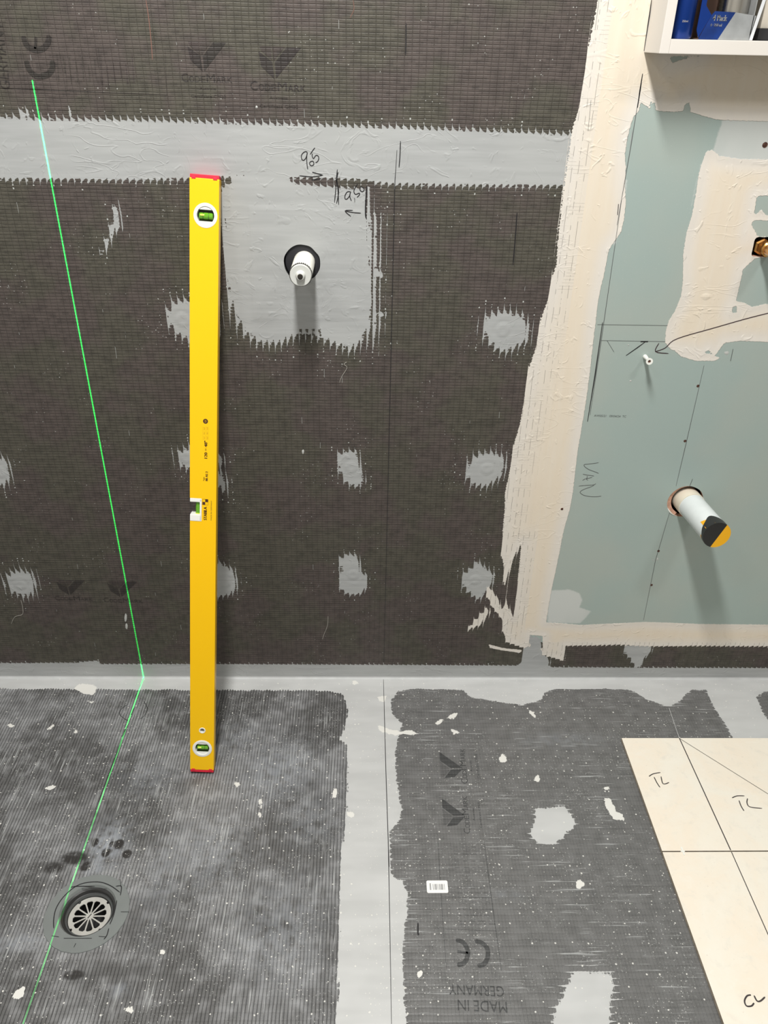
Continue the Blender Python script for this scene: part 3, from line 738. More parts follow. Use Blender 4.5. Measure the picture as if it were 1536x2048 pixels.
# marker notes on the membrane
strokes('marker_writing', wall_back, W, [[(614.9, 304.4), (610.5, 303.1), (604.4, 307.7), (602.7, 314.3), (604.9, 319.9), (608.8, 319.7), (612.7, 313.8), (614.6, 305.5), (613.5, 313.2), (613.8, 326.5), (615.5, 338.7)], [(625.4, 322.1), (620.4, 323.8), (619.3, 328.2), (623.2, 331.5), (627.6, 328.7), (627.1, 323.8), (624.3, 321.9)], [(629.8, 295.5), (625.4, 301.1), (620.4, 308.8)], [(624.9, 307.2), (624.3, 311.6), (627.1, 317.1), (631.5, 311.0), (635.9, 311.6), (637.6, 316.6), (635.4, 322.7), (631.0, 325.2)]], .0014, INK, label='black handwritten number above the capped pipe')
strokes('marker_arrow', wall_back, W, [[(598.9, 351.4), (621.0, 353.6), (634.3, 352.5), (645.3, 350.3)], [(624.3, 344.2), (634.3, 347.0), (645.9, 350.3)], [(623.2, 359.7), (634.3, 358.6), (642.0, 357.0)]], .0015, INK)
strokes('marker_writing', wall_back, W, [[(702.3, 384.1), (695.1, 383.5), (690.2, 390.7), (690.2, 397.4), (694.0, 397.9), (699.0, 391.8), (700.7, 385.2), (699.6, 392.9), (702.9, 401.8)], [(709.0, 395.7), (709.5, 404.6)], [(715.1, 368.0), (707.9, 380.8), (710.6, 388.5), (718.4, 386.3), (718.9, 389.6), (714.0, 394.6)], [(721.2, 372.5), (720.0, 379.7), (724.5, 383.5), (728.4, 379.7), (726.7, 375.8), (721.2, 372.5)]], .0015, INK)
strokes('marker_arrow', wall_back, W, [[(721.7, 426.1), (706.2, 425.0), (690.2, 421.7)], [(705.7, 420.6), (690.2, 421.7), (701.8, 432.8)]], .0015, INK)
strokes('marker_line', wall_back, W, [[(674.7, 338.7), (673.0, 356.4), (672.5, 367.5), (669.1, 405.1)], [(676.3, 344.2), (673.6, 360.8), (677.4, 383.0), (673.0, 407.3)], [(673.0, 356.4), (675.8, 378.5), (677.4, 409.5)]], .0015, INK)
strokes('marker_line', wall_back, W, [[(733.9, 371.9), (732.2, 395.1), (731.1, 411.7), (731.1, 429.5), (732.8, 437.2)]], .0022, INK)
strokes('marker_line', wall_back, W, [[(801,282),(800,310),(798,335)]], .0016, INK)
strokes('marker_line', wall_back, W, [[(812,46),(812,80),(811,110)]], .0016, INK)
strokes('marker_line', wall_back, W, [[(1034,425),(1031,470),(1026,530)]], .002, INK)
strokes('pencil_line', wall_back, W, [[(794,300),(790,361),(781,760),(768,1325)]], .0012, INK, curve=False)
strokes('pencil_line', wall_back, W, [[(1285,147),(1262,290),(1234,450)], [(1243,400),(1201,690),(1180,830)]], .0012, PENCIL, curve=False)
strokes('marker_line', wall_back, W, [[(1285,148),(1280,180),(1275,215)], [(1205,645),(1190,750),(1175,843)]], .0022, INK, curve=False)
strokes('marker_line', wall_back, W, [[(1237,408),(1235,430)]], .0022, INK)
strokes('pencil_line', wall_back, W, [[(1195,649),(1335,651)], [(1203,681),(1330,683)], [(1214,681),(1228,704)]], .0012, PENCIL, curve=False)
strokes('marker_line', wall_back, W, [(.004, [(1281,683),(1296,683)]), [(1252,711),(1275,695),(1290,684)]], .0022, INK, curve=False)
strokes('marker_arrow', wall_back, W, [[(1545,624),(1490,638),(1420,658),(1370,672),(1345,682),(1330,696),(1311,703)], [(1318,686),(1311,703),(1337,707)]], .0018, plain('brown_marker', (.05, .03, .035), .5))
strokes('marker_line', wall_back, W, [[(1466,698),(1461,722)], [(1385,958),(1379,973)]], .002, PENCIL)
strokes('pencil_line', wall_back, W, [[(1408,731),(1369,900),(1352,972)], [(1339,1025),(1311,1120),(1287,1240)]], .0011, PENCIL, curve=False)
strokes('pencil_line', wall_back, W, [[(1303,0),(1296,50),(1288,102)]], .0022, INK, off=.0006, curve=False)
ptext(wall_back, W, 'AW05/21   09/04/24  TC', (1188,833), (1252,835), (1188,829), PENCIL)
strokes('pencil_writing', wall_back, W, [[(1197.3, 925.1), (1186.9, 926.7), (1176.5, 928.0), (1169.2, 928.8), (1167.9, 930.3), (1169.2, 932.9), (1173.9, 936.6), (1180.6, 940.2), (1189.5, 943.3), (1197.3, 946.5)], [(1165.0, 960.5), (1171.2, 957.4), (1179.1, 955.8), (1184.3, 954.5)], [(1165.8, 948.0), (1172.3, 949.6), (1181.7, 950.9), (1187.9, 951.9)], [(1174.4, 951.7), (1173.9, 955.8), (1173.3, 959.0), (1175.9, 960.0)], [(1157.4, 972.0), (1171.2, 970.7), (1186.9, 969.6), (1191.6, 966.8)], [(1187.9, 970.4), (1181.7, 973.5), (1171.2, 977.2), (1163.4, 980.8), (1160.3, 984.0), (1161.4, 986.6), (1168.6, 990.7), (1181.7, 993.1), (1194.7, 993.1), (1202.5, 992.0)]], .0011, PENCIL)
strokes('pencil_line', wall_back, W, [[(1238,20),(1192,20)]] and [[(1198,0),(1190,60)], [(1182,200),(1176,262)]], .0009, PENCIL)
strokes('marker_line', wall_back, W, [[(0,1160),(1000,1160)]], .0004, PENCIL)
# floor lines
strokes('pencil_line', floor, FL, [[(767,1359),(769,1440),(772,1550),(777,1700),(783,2048)]], .0015, INK, curve=False)
strokes('marker_line', floor, FL, [[(777,1700),(778,1734)]], .003, INK)
strokes('marker_line', floor, FL, [[(836,1846),(836,1866),(838,1870)]], .003, INK)
strokes('marker_line', floor, FL, [[(268,1416),(262,1430)], [(251,1458),(244,1474)]], .0026, INK)
strokes('marker_arc', floor, FL, [[(257,1408),(243,1418),(240,1430),(256,1442)], [(288,1403),(295,1418),(288,1432),(280,1438)]], .0012, INK)
strokes('pencil_line', floor, FL, [[(255,1450),(225,1530),(190,1620)]], .0016, INK, curve=False)
strokes('pencil_line', floor, FL, [[(1338,1416),(1358,1475)]], .0016, plain('white_chalk', (.6, .6, .6), .7), curve=False)
strokes('pencil_line', floor, FL, [[(287,1357),(272,1392)]], .0012, INK, curve=False)
# drips, scratches and hairs that stand a little proud of the boards
DRIP = plain('dried_paint', (.5, .51, .49), .5)
def blob(parent, plane, pts, name='paint_drip', mat=None):
    bm = bmesh.new(); nrm = Vector((0, -1, 0)) if plane is W else Vector((0, 0, 1))
    for x_, y_, rx, ry in pts:
        c = Vector(plane(x_, y_)); n = 10; ctr = bm.verts.new(c+nrm*.0012); ring = []
        for k in range(n):
            a = 2*math.pi*k/n; q = Vector(plane(x_+rx*math.cos(a)*rnd.uniform(.7, 1.1), y_+ry*math.sin(a)*rnd.uniform(.7, 1.1))); ring.append(bm.verts.new(q+nrm*.0001))
        for k in range(n): bm.faces.new((ctr, ring[k], ring[(k+1) % n]))
    o = from_bm(name, bm, mat or DRIP, parent, smooth=True, recalc=False); return o
blob(wall_back, W, [(251,1236,3,9),(253,1252,3,7)])
blob(wall_back, W, [(606,903,2.5,5)]); blob(wall_back, W, [(513,214,2.5,3)])
blob(wall_back, W, [(1453,706,6,4)]); blob(wall_back, W, [(1261,762,2.5,2),(1257,690,1.5,1.5)])
blob(wall_back, W, [(1315,1118,2,3),(1306,1120,1.2,1.2)])
HAIR = plain('pale_fibre', (.55, .53, .48), .6)
def hair(label, pts, plane, off=.0015):
    bm = bmesh.new(); nrm = Vector((0, -1, 0)) if plane is W else Vector((0, 0, 1))
    tube(bm, smooth_pts([Vector(plane(*p))+nrm*(off if 0 < i < len(pts)-1 else .0008) for i, p in enumerate(pts)]), .00035, 5)
    return tag(from_bm('loose_fibre', bm, HAIR), label, 'fibre')
hair('pale loose fibre clinging to the dark board just below the capped pipe patch', [(693,724),(688,728),(694,735),(684,752),(679,765)], W)
hair('thin curly fibre hanging from the lower left grey patch', [(42,1200),(46,1215),(45,1228),(30,1233),(23,1247)], W)
hair('short pale fibre on the board right of the lower level, near the floor', [(656,1232),(655,1250),(648,1268),(645,1278)], W)

# screws in the gypsum board
RUST = plain('rusty_screw', (.10, .045, .03), .6, metal=.4, nscale=400, namp=.4)
for x_, y_ in ((1396,772),(1370,882),(1317,1102),(1303,1170),(1124,1018),(1530,290)):
    c = W(x_, y_); k_ = 1 if x_ > 1500 else .62; bm = bmesh.new()
    lathe(bm, [(0, -.0004), (.0028*k_, -.0004), (.0034*k_, .0), (.0042*k_, -.0006), (.005*k_, .0002)], c, (0, 1, 0), 14)
    from_bm('screw_head', bm, RUST, wall_back, smooth=True)

# ------------------------------------------------------------------ spirit level
YEL = plain('yellow_lacquer', (.97, .56, .001), .32, spec=.5)
YELS = YEL
WHT = plain('white_plastic', (.85, .85, .80), .35); RED = plain('red_plastic', (.75, .02, .05), .4)
VIALG = plain('vial_liquid', (.13, .38, .02), .08, spec=.8); VDARK = plain('vial_frame', (.035, .05, .02), .3)
LPRINT = plain('level_print', (.06, .02, .01), .5); VYEL = plain('vial_glint', (.75, .85, .12), .15)
BTM = Vector(FL(404.5, 1549)); BTM.z = .0005
TOP = Vector(W(409.5, 357, -.0225))
AX = (TOP-BTM); LEN = AX.length; AX.normalize()
NR = Vector((0, -1, 0)); NR = (NR-AX*NR.dot(AX)).normalized(); UR = AX.cross(NR); UR = -UR if UR.x < 0 else UR
TH = .0215; WD = .0505
# keep the whole lower end above the floor and the top against the wall
lvl = empty('spirit_level', BTM, 'long yellow spirit level leaning upright against the dark wall', 'spirit level')
LM = Matrix.Identity(4)
for i in range(3): LM[i][0] = UR[i]; LM[i][1] = -NR[i]; LM[i][2] = AX[i]
lowest = min((UR*(s*WD/2)-NR*t+AX*0).z for s in (-1, 1) for t in (0, TH))
lvl.matrix_world = Matrix.Translation(BTM-Vector((0, 0, min(0, lowest))))@LM
LO = lvl.matrix_world.translation.copy()
def LV(px, py):
    """photo pixel -> (u, v) on the front face of the level"""
    r = Vector(ray(px, py)); c = Vector(CAM); t = (LO-c).dot(NR)/r.dot(NR); p = c+r*t-LO; return p.dot(UR), p.dot(AX)
cap = .006
bm = bmesh.new(); box(bm, -WD/2, WD/2, 0, TH, cap, LEN-cap, .0012); body = from_bm('body', bm, YEL, lvl)
def cutter(bm): return from_bm('c', bm, YEL)
vt = LV(411, 431); vb = LV(404.5, 1497); hl = LV(404.5, 1461); mc = LV(392, 1020)
for (u, v), r in ((vt, .0195), (vb, .0195), (hl, .0062)):
    b = bmesh.new(); lathe(b, [(0, -.01), (r, -.01), (r, TH+.01), (0, TH+.01)], (u, 0, v), (0, 1, 0), 40); c = cutter(b); c.matrix_world = lvl.matrix_world; bpy.context.view_layer.update(); boolean(body, c)
m0 = LV(404, 997)[1]; m1 = LV(404, 1043)[1]; mu = LV(403.5, 1020)[0]
b = bmesh.new(); box(b, -WD/2-.02, mu, -.01, TH+.01, m1, m0, .004); c = cutter(b); c.matrix_world = lvl.matrix_world; bpy.context.view_layer.update(); boolean(body, c)
# end caps
for nm, z0, z1 in (('end_cap', 0, cap), ('end_cap', LEN-cap, LEN)):
    b = bmesh.new(); box(b, -WD/2+.0006, WD/2-.0006, .0006, TH-.0006, z0, z1, .001)
    s = 1 if z0 == 0 else -1; zc = z1 if z0 == 0 else z0
    for u in (-WD/2+.007, WD/2-.007): box(b, u-.0035, u+.0035, -.0006, .002, zc-.002, zc+.003*s if s > 0 else zc+.002, .0004)
    from_bm(nm, b, RED, lvl)
def round_vial(uv):
    u, v = uv; b = bmesh.new()
    lathe(b, [(.0148, .002), (.0150, -.0004), (.0190, -.0010), (.0205, -.0004), (.0205, .0), (.0194, .002), (.0194, TH-.001), (.0148, TH-.001)], (u, 0, v), (0, 1, 0), 48, closed=True)
    # inner webs above and below the window
    for s in (-1, 1):
        pts = [];
        for k in range(13):
            a = math.asin(.0095/.0155)+(math.pi-2*math.asin(.0095/.0155))*k/12; pts.append((u+.0155*math.cos(a), v+s*.0155*math.sin(a)))
        f0 = [b.verts.new((p[0], .001, p[1])) for p in pts]; f1 = [b.verts.new((p[0], TH-.002, p[1])) for p in pts]
        b.faces.new(f0); b.faces.new(f1[::-1])
        for k in range(len(pts)): b.faces.new((f0[k], f0[(k+1) % len(pts)], f1[(k+1) % len(pts)], f1[k]))
    from_bm('vial_housing', b, WHT, lvl, smooth=True)
    b = bmesh.new(); box(b, u-.0145, u+.0145, .013, .0135, v-.0098, v+.0098); box(b, u-.0145, u+.0145, .003, .013, v+.0078, v+.0098); box(b, u-.0145, u+.0145, .003, .013, v-.0098, v-.0085)
    vb_ = from_bm('vial_frame', b, VDARK, lvl)
    b = bmesh.new(); lathe(b, [(0, -.0122), (.0045, -.0122), (.0058, -.0112), (.0062, 0), (.0058, .0112), (.0045, .0122), (0, .0122)], (u, .0082, v-.0008), (1, 0, 0), 24)
    vl = from_bm('vial', b, VIALG, lvl, smooth=True)
    b = bmesh.new()
    for s in (-1, 1): lathe(b, [(.0063, -.0003), (.0066, -.0003), (.0066, .0003), (.0063, .0003)], (u+s*.0048, .0082, v-.0008), (1, 0, 0), 24, closed=True)
    from_bm('ring_mark', b, VDARK, vl)
    b = bmesh.new(); lathe(b, [(0, -.004), (.0016, -.0035), (.002, 0), (.0016, .0035), (0, .004)], (u-.006, .0026, v+.0005), (1, 0, 0), 12); from_bm('bubble', b, VYEL, vl, smooth=True)
round_vial(vt); round_vial(vb)
b = bmesh.new(); lathe(b, [(.0048, -.0005), (.0064, -.0008), (.0070, 0), (.0062, .001), (.0062, TH), (.0048, TH)], (hl[0], 0, hl[1]), (0, 1, 0), 28, closed=True)
from_bm('hanging_hole_sleeve', b, WHT, lvl, smooth=True)
# middle vial in the edge notch
q0 = LV(392, 1004)[1]; q1 = LV(392, 1029)[1]; qu = LV(399.5, 1020)[0]; U0 = -WD/2
b = bmesh.new(); box(b, U0+.0003, mu-.0002, -.0006, TH-.0005, q0, m0-.0002, .0015); box(b, U0+.0003, mu-.0002, -.0006, TH-.0005, m1+.0002, q1, .0015); box(b, qu, mu-.0002, -.0006, TH-.0005, m1+.001, m0-.001, .0008)
from_bm('vial_housing', b, WHT, lvl)
vu = LV(395.5, 1020)[0]
b = bmesh.new(); lathe(b, [(0, -.013), (.005, -.013), (.0055, 0), (.005, .013), (0, .013)], (vu, .009, (q0+q1)/2), (0, 0, 1), 20)
vl = from_bm('vial', b, VIALG, lvl, smooth=True)
b = bmesh.new(); lathe(b, [(.0056, -.0009), (.0059, -.0009), (.0059, .0009), (.0056, .0009)], (vu, .009, q1+.0012), (0, 0, 1), 20, closed=True); from_bm('ring_mark', b, VYEL, vl)
# print on the face, reading upwards
def ltext(bm, body_, x, y0, y1, h, bold=0):
    u, v0 = LV(x, y0); _, v1 = LV(x, y1); add_text(bm, body_, (u, -.0002, v0), (u, -.0002, v1), (-1, 0, 0), h, bold=bold)
b = bmesh.new(); ltext(b, 'STABILA', 413.5, 1040, 1014, .0058, .0004); from_bm('printed_text', b, LPRINT, lvl, recalc=False); b = bmesh.new()
ltext(b, 'MADE IN GERMANY', 423.5, 1041, 1001, .0022); from_bm('printed_text', b, LPRINT, lvl, recalc=False)
b = bmesh.new(); ltext(b, '120 = 48"', 414.5, 917, 882, .0054, .0004); from_bm('printed_text', b, LPRINT, lvl, recalc=False); b = bmesh.new(); ltext(b, 'Type', 409, 962, 954, .0026, .0001); ltext(b, '80 AS 2', 415.5, 962, 943, .0042, .0003)
from_bm('printed_text', b, LPRINT, lvl, recalc=False)
b = bmesh.new()
for (x0, x1, y0, y1) in ((405, 410.5, 1009, 1004), (410.5, 416, 1004, 999)):
    u0, v0 = LV(x0, y0); u1, v1 = LV(x1, y1); b.faces.new([b.verts.new((u, -.0002, v)) for u, v in ((u0, v0), (u1, v0), (u1, v1), (u0, v1))])
u0, v0 = LV(405, 1009.5); u1, v1 = LV(416.3, 998.7)
for a, c in (((u0, v0), (u1, v0)), ((u1, v0), (u1, v1)), ((u1, v1), (u0, v1)), ((u0, v1), (u0, v0))):
    ribbon(b, [(a[0], -.0002, a[1]), (c[0], -.0002, c[1])], .0004, (0, -1, 0), False, False)
from_bm('printed_emblem', b, LPRINT, lvl, recalc=False)
b = bmesh.new(); u, v = LV(411, 842.5)
rg = [b.verts.new((u+.0046*math.cos(k*math.pi/12), -.0002, v+.0046*math.sin(k*math.pi/12))) for k in range(24)]; b.faces.new(rg)
for s in (-1, 1): ribbon(b, [(u-.0018, -.0004, v+s*.0012), (u, -.0004, v+s*.0016), (u+.002, -.0004, v+s*.0008)], .0008, (0, -1, 0), False)
o = from_bm('printed_emblem', b, [LPRINT, YEL], lvl, recalc=False)
for p in list(o.data.polygons)[1:]: p.material_index = 1
b = bmesh.new()
for x0 in (408.5, 414.5):
    for y0 in (857, 866.5, 876):
        u, v = LV(x0, y0)
        for dv in (-.0024, 0, .0024): ribbon(b, [(u-.0012, -.0002, v+dv), (u+.0012, -.0002, v+dv*.6)], .0006, (0, -1, 0), False)
for x0 in (405.5, 411.5, 416.5): ribbon(b, [(LV(x0, 880)[0], -.0002, LV(x0, 880)[1]), (LV(x0, 853)[0], -.0002, LV(x0, 853)[1])], .0002, (0, -1, 0), False)
from_bm('printed_scale_diagram', b, LPRINT, lvl, recalc=False)

# ------------------------------------------------------------------ capped water outlet
PVC = plain('white_pvc', (.82, .81, .74), .35, nscale=40, namp=.04); CAPM = plain('translucent_cap', (.62, .63, .60), .3)
t = empty('capped_pipe', tuple(CP), 'short white pipe with a round test plug sticking out of the grey membrane patch', 'pipe')
pr = .0195; pl = .088; pc = Vector((0.004, 0, .001))
b = bmesh.new(); lathe(b, [(pr-.003, .05), (pr, .05), (pr, -pl+.003), (pr-.001, -pl+.001), (pr-.003, -pl+.001)], pc, (0, 1, 0), 48, closed=True); from_bm('pipe', b, PVC, t, smooth=True)
b = bmesh.new(); lathe(b, [(0, .002), (.0178, .002), (.0188, 0), (.0188, -.002), (.0178, -.0032), (.009, -.0028), (.0078, -.0055), (.0066, -.0105), (.0058, -.0115), (.0045, -.0115), (.0042, -.006), (0, -.006)], pc+Vector((0, -pl, 0)), (0, 1, 0), 48); cp_ = from_bm('test_plug', b, CAPM, t, smooth=True)
b = bmesh.new(); lathe(b, [(0, -.0108), (.0043, -.0108), (.0048, -.0116), (.0043, -.0124), (0, -.0128)], pc+Vector((0, -pl, 0)), (0, 1, 0), 20); from_bm('screw', b, plain('dark_steel', (.09, .085, .075), .25, metal=.9), cp_, smooth=True)
b = bmesh.new(); lathe(b, [(pr+.0002, .0), (pr+.0004, .0), (pr+.0004, .007), (pr+.0002, .007)], pc+Vector((0, -pl+.001, 0)), (0, 1, 0), 60, closed=True)
for v in list(b.verts):
    pass
bd = from_bm('label_band', b, INK, t, smooth=True)
b = bmesh.new()
for k in range(-6, 7):
    a = math.radians(90+k*10.5); ww = .0009 if k % 3 else .0014
    for dy in ((.0012, .0056),):
        c0 = pc+Vector((math.cos(a)*(pr+.0006), -pl+.001, math.sin(a)*(pr+.0006))); tg = Vector((-math.sin(a), 0, math.cos(a)))*ww
        b.faces.new([b.verts.new(c0+tg+Vector((0, dy[0], 0))), b.verts.new(c0-tg+Vector((0, dy[0], 0))), b.verts.new(c0-tg*.6+Vector((0, dy[1], 0))), b.verts.new(c0+tg*.6+Vector((0, dy[1], 0)))])
from_bm('label_marks', b, WHT, bd, recalc=False)
b = bmesh.new(); lathe(b, [(pr+.0005, .004), (.028, .0035), (.0345, .005), (.036, .008), (pr+.0005, .012)], (pc.x, 0, pc.z), (0, 1, 0), 48, closed=True)
from_bm('rubber_seal', b, M_BLACKRUB, t, smooth=True)

# ------------------------------------------------------------------ waste pipe with tape
AIRC = plain('pale_pvc', (.70, .74, .74), .35, nscale=30, namp=.03); COLL = plain('cream_collar', (.74, .68, .56), .45)
TBLK = plain('black_tape', (.02, .02, .02), .35); TYEL = plain('amber_tape', (.9, .45, .01), .35)
t = empty('waste_pipe', tuple(RP), 'white waste pipe poking out of the green board, end wrapped in black and yellow tape', 'pipe')
tipw = Vector(W(1427, 1070, -.145))-Vector(RP); ax = (tipw).normalized(); L = tipw.length
b = bmesh.new(); lathe(b, [(.024, -.05), (.0275, -.05), (.0275, L-.004), (.024, L-.004)], (0.0065, 0, 0), ax, 56, closed=True); from_bm('pipe', b, AIRC, t, smooth=True)
b = bmesh.new(); lathe(b, [(.0276, -.045), (.0288, -.045), (.0288, .022), (.0276, .022)], (0.0065, 0, 0), ax, 56, closed=True); from_bm('collar', b, COLL, t, smooth=True)
b = bmesh.new(); n = 20; A_ = []; B_ = []
for k in range(n+1):
    a = math.radians(88+158*k/n); A_.append(b.verts.new((math.cos(a)*.0386, .0012, math.sin(a)*.0386))); B_.append(b.verts.new((.0045+math.cos(a)*.0325, .006, math.sin(a)*.0345)))
for k in range(n): b.faces.new((A_[k], B_[k], B_[k+1], A_[k+1]))
o = from_bm('torn_hole_edge', b, M_CORE, wall_back, smooth=True, recalc=False); o.location = tuple(RP)
b = bmesh.new(); tube(b, [(math.cos(math.radians(a))*.0384, -.0004, math.sin(math.radians(a))*.0384) for a in range(205, 252, 6)], [.0003, .001, .0016, .0018, .0016, .001, .0008, .0003], 6)
o = from_bm('torn_paper_edge', b, WHT, wall_back, smooth=True); o.location = tuple(RP)
# taped end: black hood with a yellow half
O = Vector((.0065, 0, 0)); e1 = Vector((1, 0, 0)); e1 = (e1-ax*e1.dot(ax)).normalized(); e2 = ax.cross(e1); e2 = -e2 if e2.z < 0 else e2
def hood(rad_, back, name, mat, a0, a1, wav, seed):
    rn = random.Random(seed); b = bmesh.new(); n = 40; rows = [[], [], []]
    for k in range(n+1):
        a = math.radians(a0+(a1-a0)*k/n); d = e1*math.cos(a)+e2*math.sin(a)
        bk = back(k/n)+wav*math.sin(k*1.1+seed)
        rows[0].append(b.verts.new(O+ax*(L-bk)+d*(rad_))); rows[1].append(b.verts.new(O+ax*(L-.001)+d*(rad_+.0002*math.sin(k))));
    for k in range(n): b.faces.new((rows[0][k], rows[0][k+1], rows[1][k+1], rows[1][k]))
    return b
b = hood(.0283, lambda s: .008+.022*math.exp(-((s-.28)/.13)**2), 'tape', TBLK, 0, 360, .0012, 1); from_bm('black_tape', b, TBLK, t, smooth=True)
b = hood(.0280, lambda s: .018+.012*s, 'tape', TYEL, 105, 150, .0005, 2); from_bm('yellow_tape', b, TYEL, t, smooth=True)
b = hood(.0280, lambda s: .012, 'tape', TYEL, 190, 215, .0015, 3); from_bm('yellow_tape', b, TYEL, t, smooth=True)
for nm, mt, lo_, hi_ in (('black_tape', TBLK, 118, 318), ('yellow_tape', TYEL, -42, 118)):
    b = bmesh.new(); n = 30
    ring = [b.verts.new(O+ax*(L+.0006)+(e1*math.cos(math.radians(lo_+(hi_-lo_)*k/n-63))+e2*math.sin(math.radians(lo_+(hi_-lo_)*k/n-63)))*.0285) for k in range(n+1)]
    ctr = b.verts.new(O+ax*(L+.0022)) if False else None
    b.faces.new(ring)
    bk = bmesh.ops.extrude_face_region(b, geom=list(b.faces)); vs = [v for v in bk['geom'] if isinstance(v, bmesh.types.BMVert)]
    for v in vs: v.co -= ax*.003
    from_bm(nm, b, mt, t)

# ------------------------------------------------------------------ brass elbow at the right edge
BR = plain('brass', (.62, .33, .10), .22, metal=.9, nscale=150, namp=.15)
t = empty('brass_fitting', tuple(BP), 'brass pipe fitting in a square cut-out at the right edge of the green board', 'pipe fitting')
b = bmesh.new(); lathe(b, [(0, .03), (.0135, .03), (.0135, .008), (.0155, .006), (.0155, -.002), (.0125, -.004), (.0125, -.010), (0, -.010)], (.001, .006, -.001), (0, 1, 0), 6); from_bm('hex_body', b, BR, t)
b = bmesh.new(); lathe(b, [(.0095, 0), (.0115, 0), (.0115, -.012), (.013, -.013), (.013, -.019), (.0105, -.021), (.0105, -.072), (.0075, -.072)], (.004, -.002, 0), (.12, 1, 0), 32, closed=True); from_bm('outlet_tube', b, BR, t, smooth=True)

# ------------------------------------------------------------------ white wall plug with screw
t = empty('wall_plug', tuple(W(1290, 713)), 'white plastic wall plug sticking out of the green board below the black arrow', 'wall plug')
ta = Vector(W(1299, 723, -.035))-Vector(W(1290, 713))
b = bmesh.new(); lathe(b, [(0, -.02), (.0042, -.02), (.0042, .008), (.0034, .012), (.0034, ta.length-.006), (.0062, ta.length-.003), (.0066, ta.length), (.003, ta.length), (.0024, ta.length-.004), (0, ta.length-.004)], (0, 0, 0), ta, 20); from_bm('plug', b, WHT, t, smooth=True)
b = bmesh.new(); lathe(b, [(0, ta.length-.003), (.0026, ta.length-.003), (.0026, ta.length-.001), (0, ta.length-.0015)], (0, 0, 0), ta, 12); from_bm('screw', b, RUST, t)

# ------------------------------------------------------------------ floor drain
DGRY = plain('drain_membrane', (.19, .205, .20), .45, nscale=20, namp=.04); DBLK = plain('drain_plastic', (.035, .035, .035), .35)
STEEL = plain('stainless_steel', (.60, .59, .55), .4, metal=.35, nscale=60, namp=.05)
t = empty('floor_drain', (DR[0], DR[1], 0), 'round floor drain with a metal strainer in a grey disc', 'drain')
R0 = (rad(88, 1850)+rad(262, 1800)+rad(190, 1749)+rad(160, 1904))/4
GC = Vector(FL(180, 1835, -.022))-Vector((DR[0], DR[1], 0)); GC.z = 0
b = bmesh.new(); n = 96; rn = random.Random(5)
r0 = [b.verts.new((math.cos(2*math.pi*k/n)*(R0+rn.uniform(-.0006, .0006)), math.sin(2*math.pi*k/n)*(R0+rn.uniform(-.0006, .0006)), .0004)) for k in range(n)]
r1 = [b.verts.new((v.co.x*.994, v.co.y*.994, .0016)) for v in r0]
RI = .050
r2 = [b.verts.new((GC.x+math.cos(2*math.pi*k/n)*RI, GC.y+math.sin(2*math.pi*k/n)*RI, .0014)) for k in range(n)]
r3 = [b.verts.new((GC.x+math.cos(2*math.pi*k/n)*(RI-.003), GC.y+math.sin(2*math.pi*k/n)*(RI-.003), -.004)) for k in range(n)]
for A_, B_ in ((r0, r1), (r1, r2), (r2, r3)):
    for k in range(n): b.faces.new((A_[k], A_[(k+1) % n], B_[(k+1) % n], B_[k]))
from_bm('membrane_disc', b, DGRY, t, smooth=True)
b = bmesh.new(); lathe(b, [(.0475, -.003), (.0445, -.005), (.043, -.012), (.0415, -.013), (.0405, -.020), (.0385, -.0205), (.0375, -.024), (.0375, -.08), (0, -.08)], GC, (0, 0, 1), 72); from_bm('bowl', b, DBLK, t, smooth=True)
b = bmesh.new(); lathe(b, [(.0415, -.0125), (.0400, -.0118), (.0390, -.0135), (.0392, -.0195), (.0405, -.0195)], GC, (0, 0, 1), 72, closed=True); from_bm('rubber_ring', b, plain('grey_ring', (.09, .095, .095), .4), t, smooth=True)
# strainer: rim + twelve spokes + hub
ZT = -.0175; TK = .0016; RG = .0375
b = bmesh.new(); n = 144
def zring(rf, z): return [b.verts.new((GC.x+math.cos(2*math.pi*k/n)*rf(k), GC.y+math.sin(2*math.pi*k/n)*rf(k), z)) for k in range(n)]
def rout(k):
    a = (k/n*4) % 1.0; return RG-(.0028 if abs(a-.5) < .035 else 0)
def rin(k):
    a = ((k/n*12) % 1.0); return .0295-.004*max(0, abs(a-.5)*2-.5)*2
A1, A2, A3, A4 = zring(rout, ZT), zring(rin, ZT), zring(rin, ZT-TK), zring(rout, ZT-TK)
for P_, Q_ in ((A1, A2), (A2, A3), (A3, A4), (A4, A1)):
    for k in range(n): b.faces.new((P_[k], P_[(k+1) % n], Q_[(k+1) % n], Q_[k]))
lathe(b, [(0, ZT), (.0068, ZT), (.0068, ZT-TK), (0, ZT-TK)], GC, (0, 0, 1), 32)
for k in range(12):
    a = 2*math.pi*k/12; Mx = Matrix.Translation(GC+Vector((0, 0, 0)))@Matrix.Rotation(a, 4, 'Z')
    box(b, .006, .0275, -.0012, .0012, ZT-TK+.0001, ZT-.0001, Mx=Mx)
str_ = from_bm('strainer', b, STEEL, t)
b = bmesh.new(); Mx = Matrix.Translation(GC)@Matrix.Rotation(math.radians(62), 4, 'Z'); box(b, -.005, .005, -.0008, .0008, ZT, ZT+.0003, Mx=Mx); from_bm('screw_slot', b, M_DARK, str_)
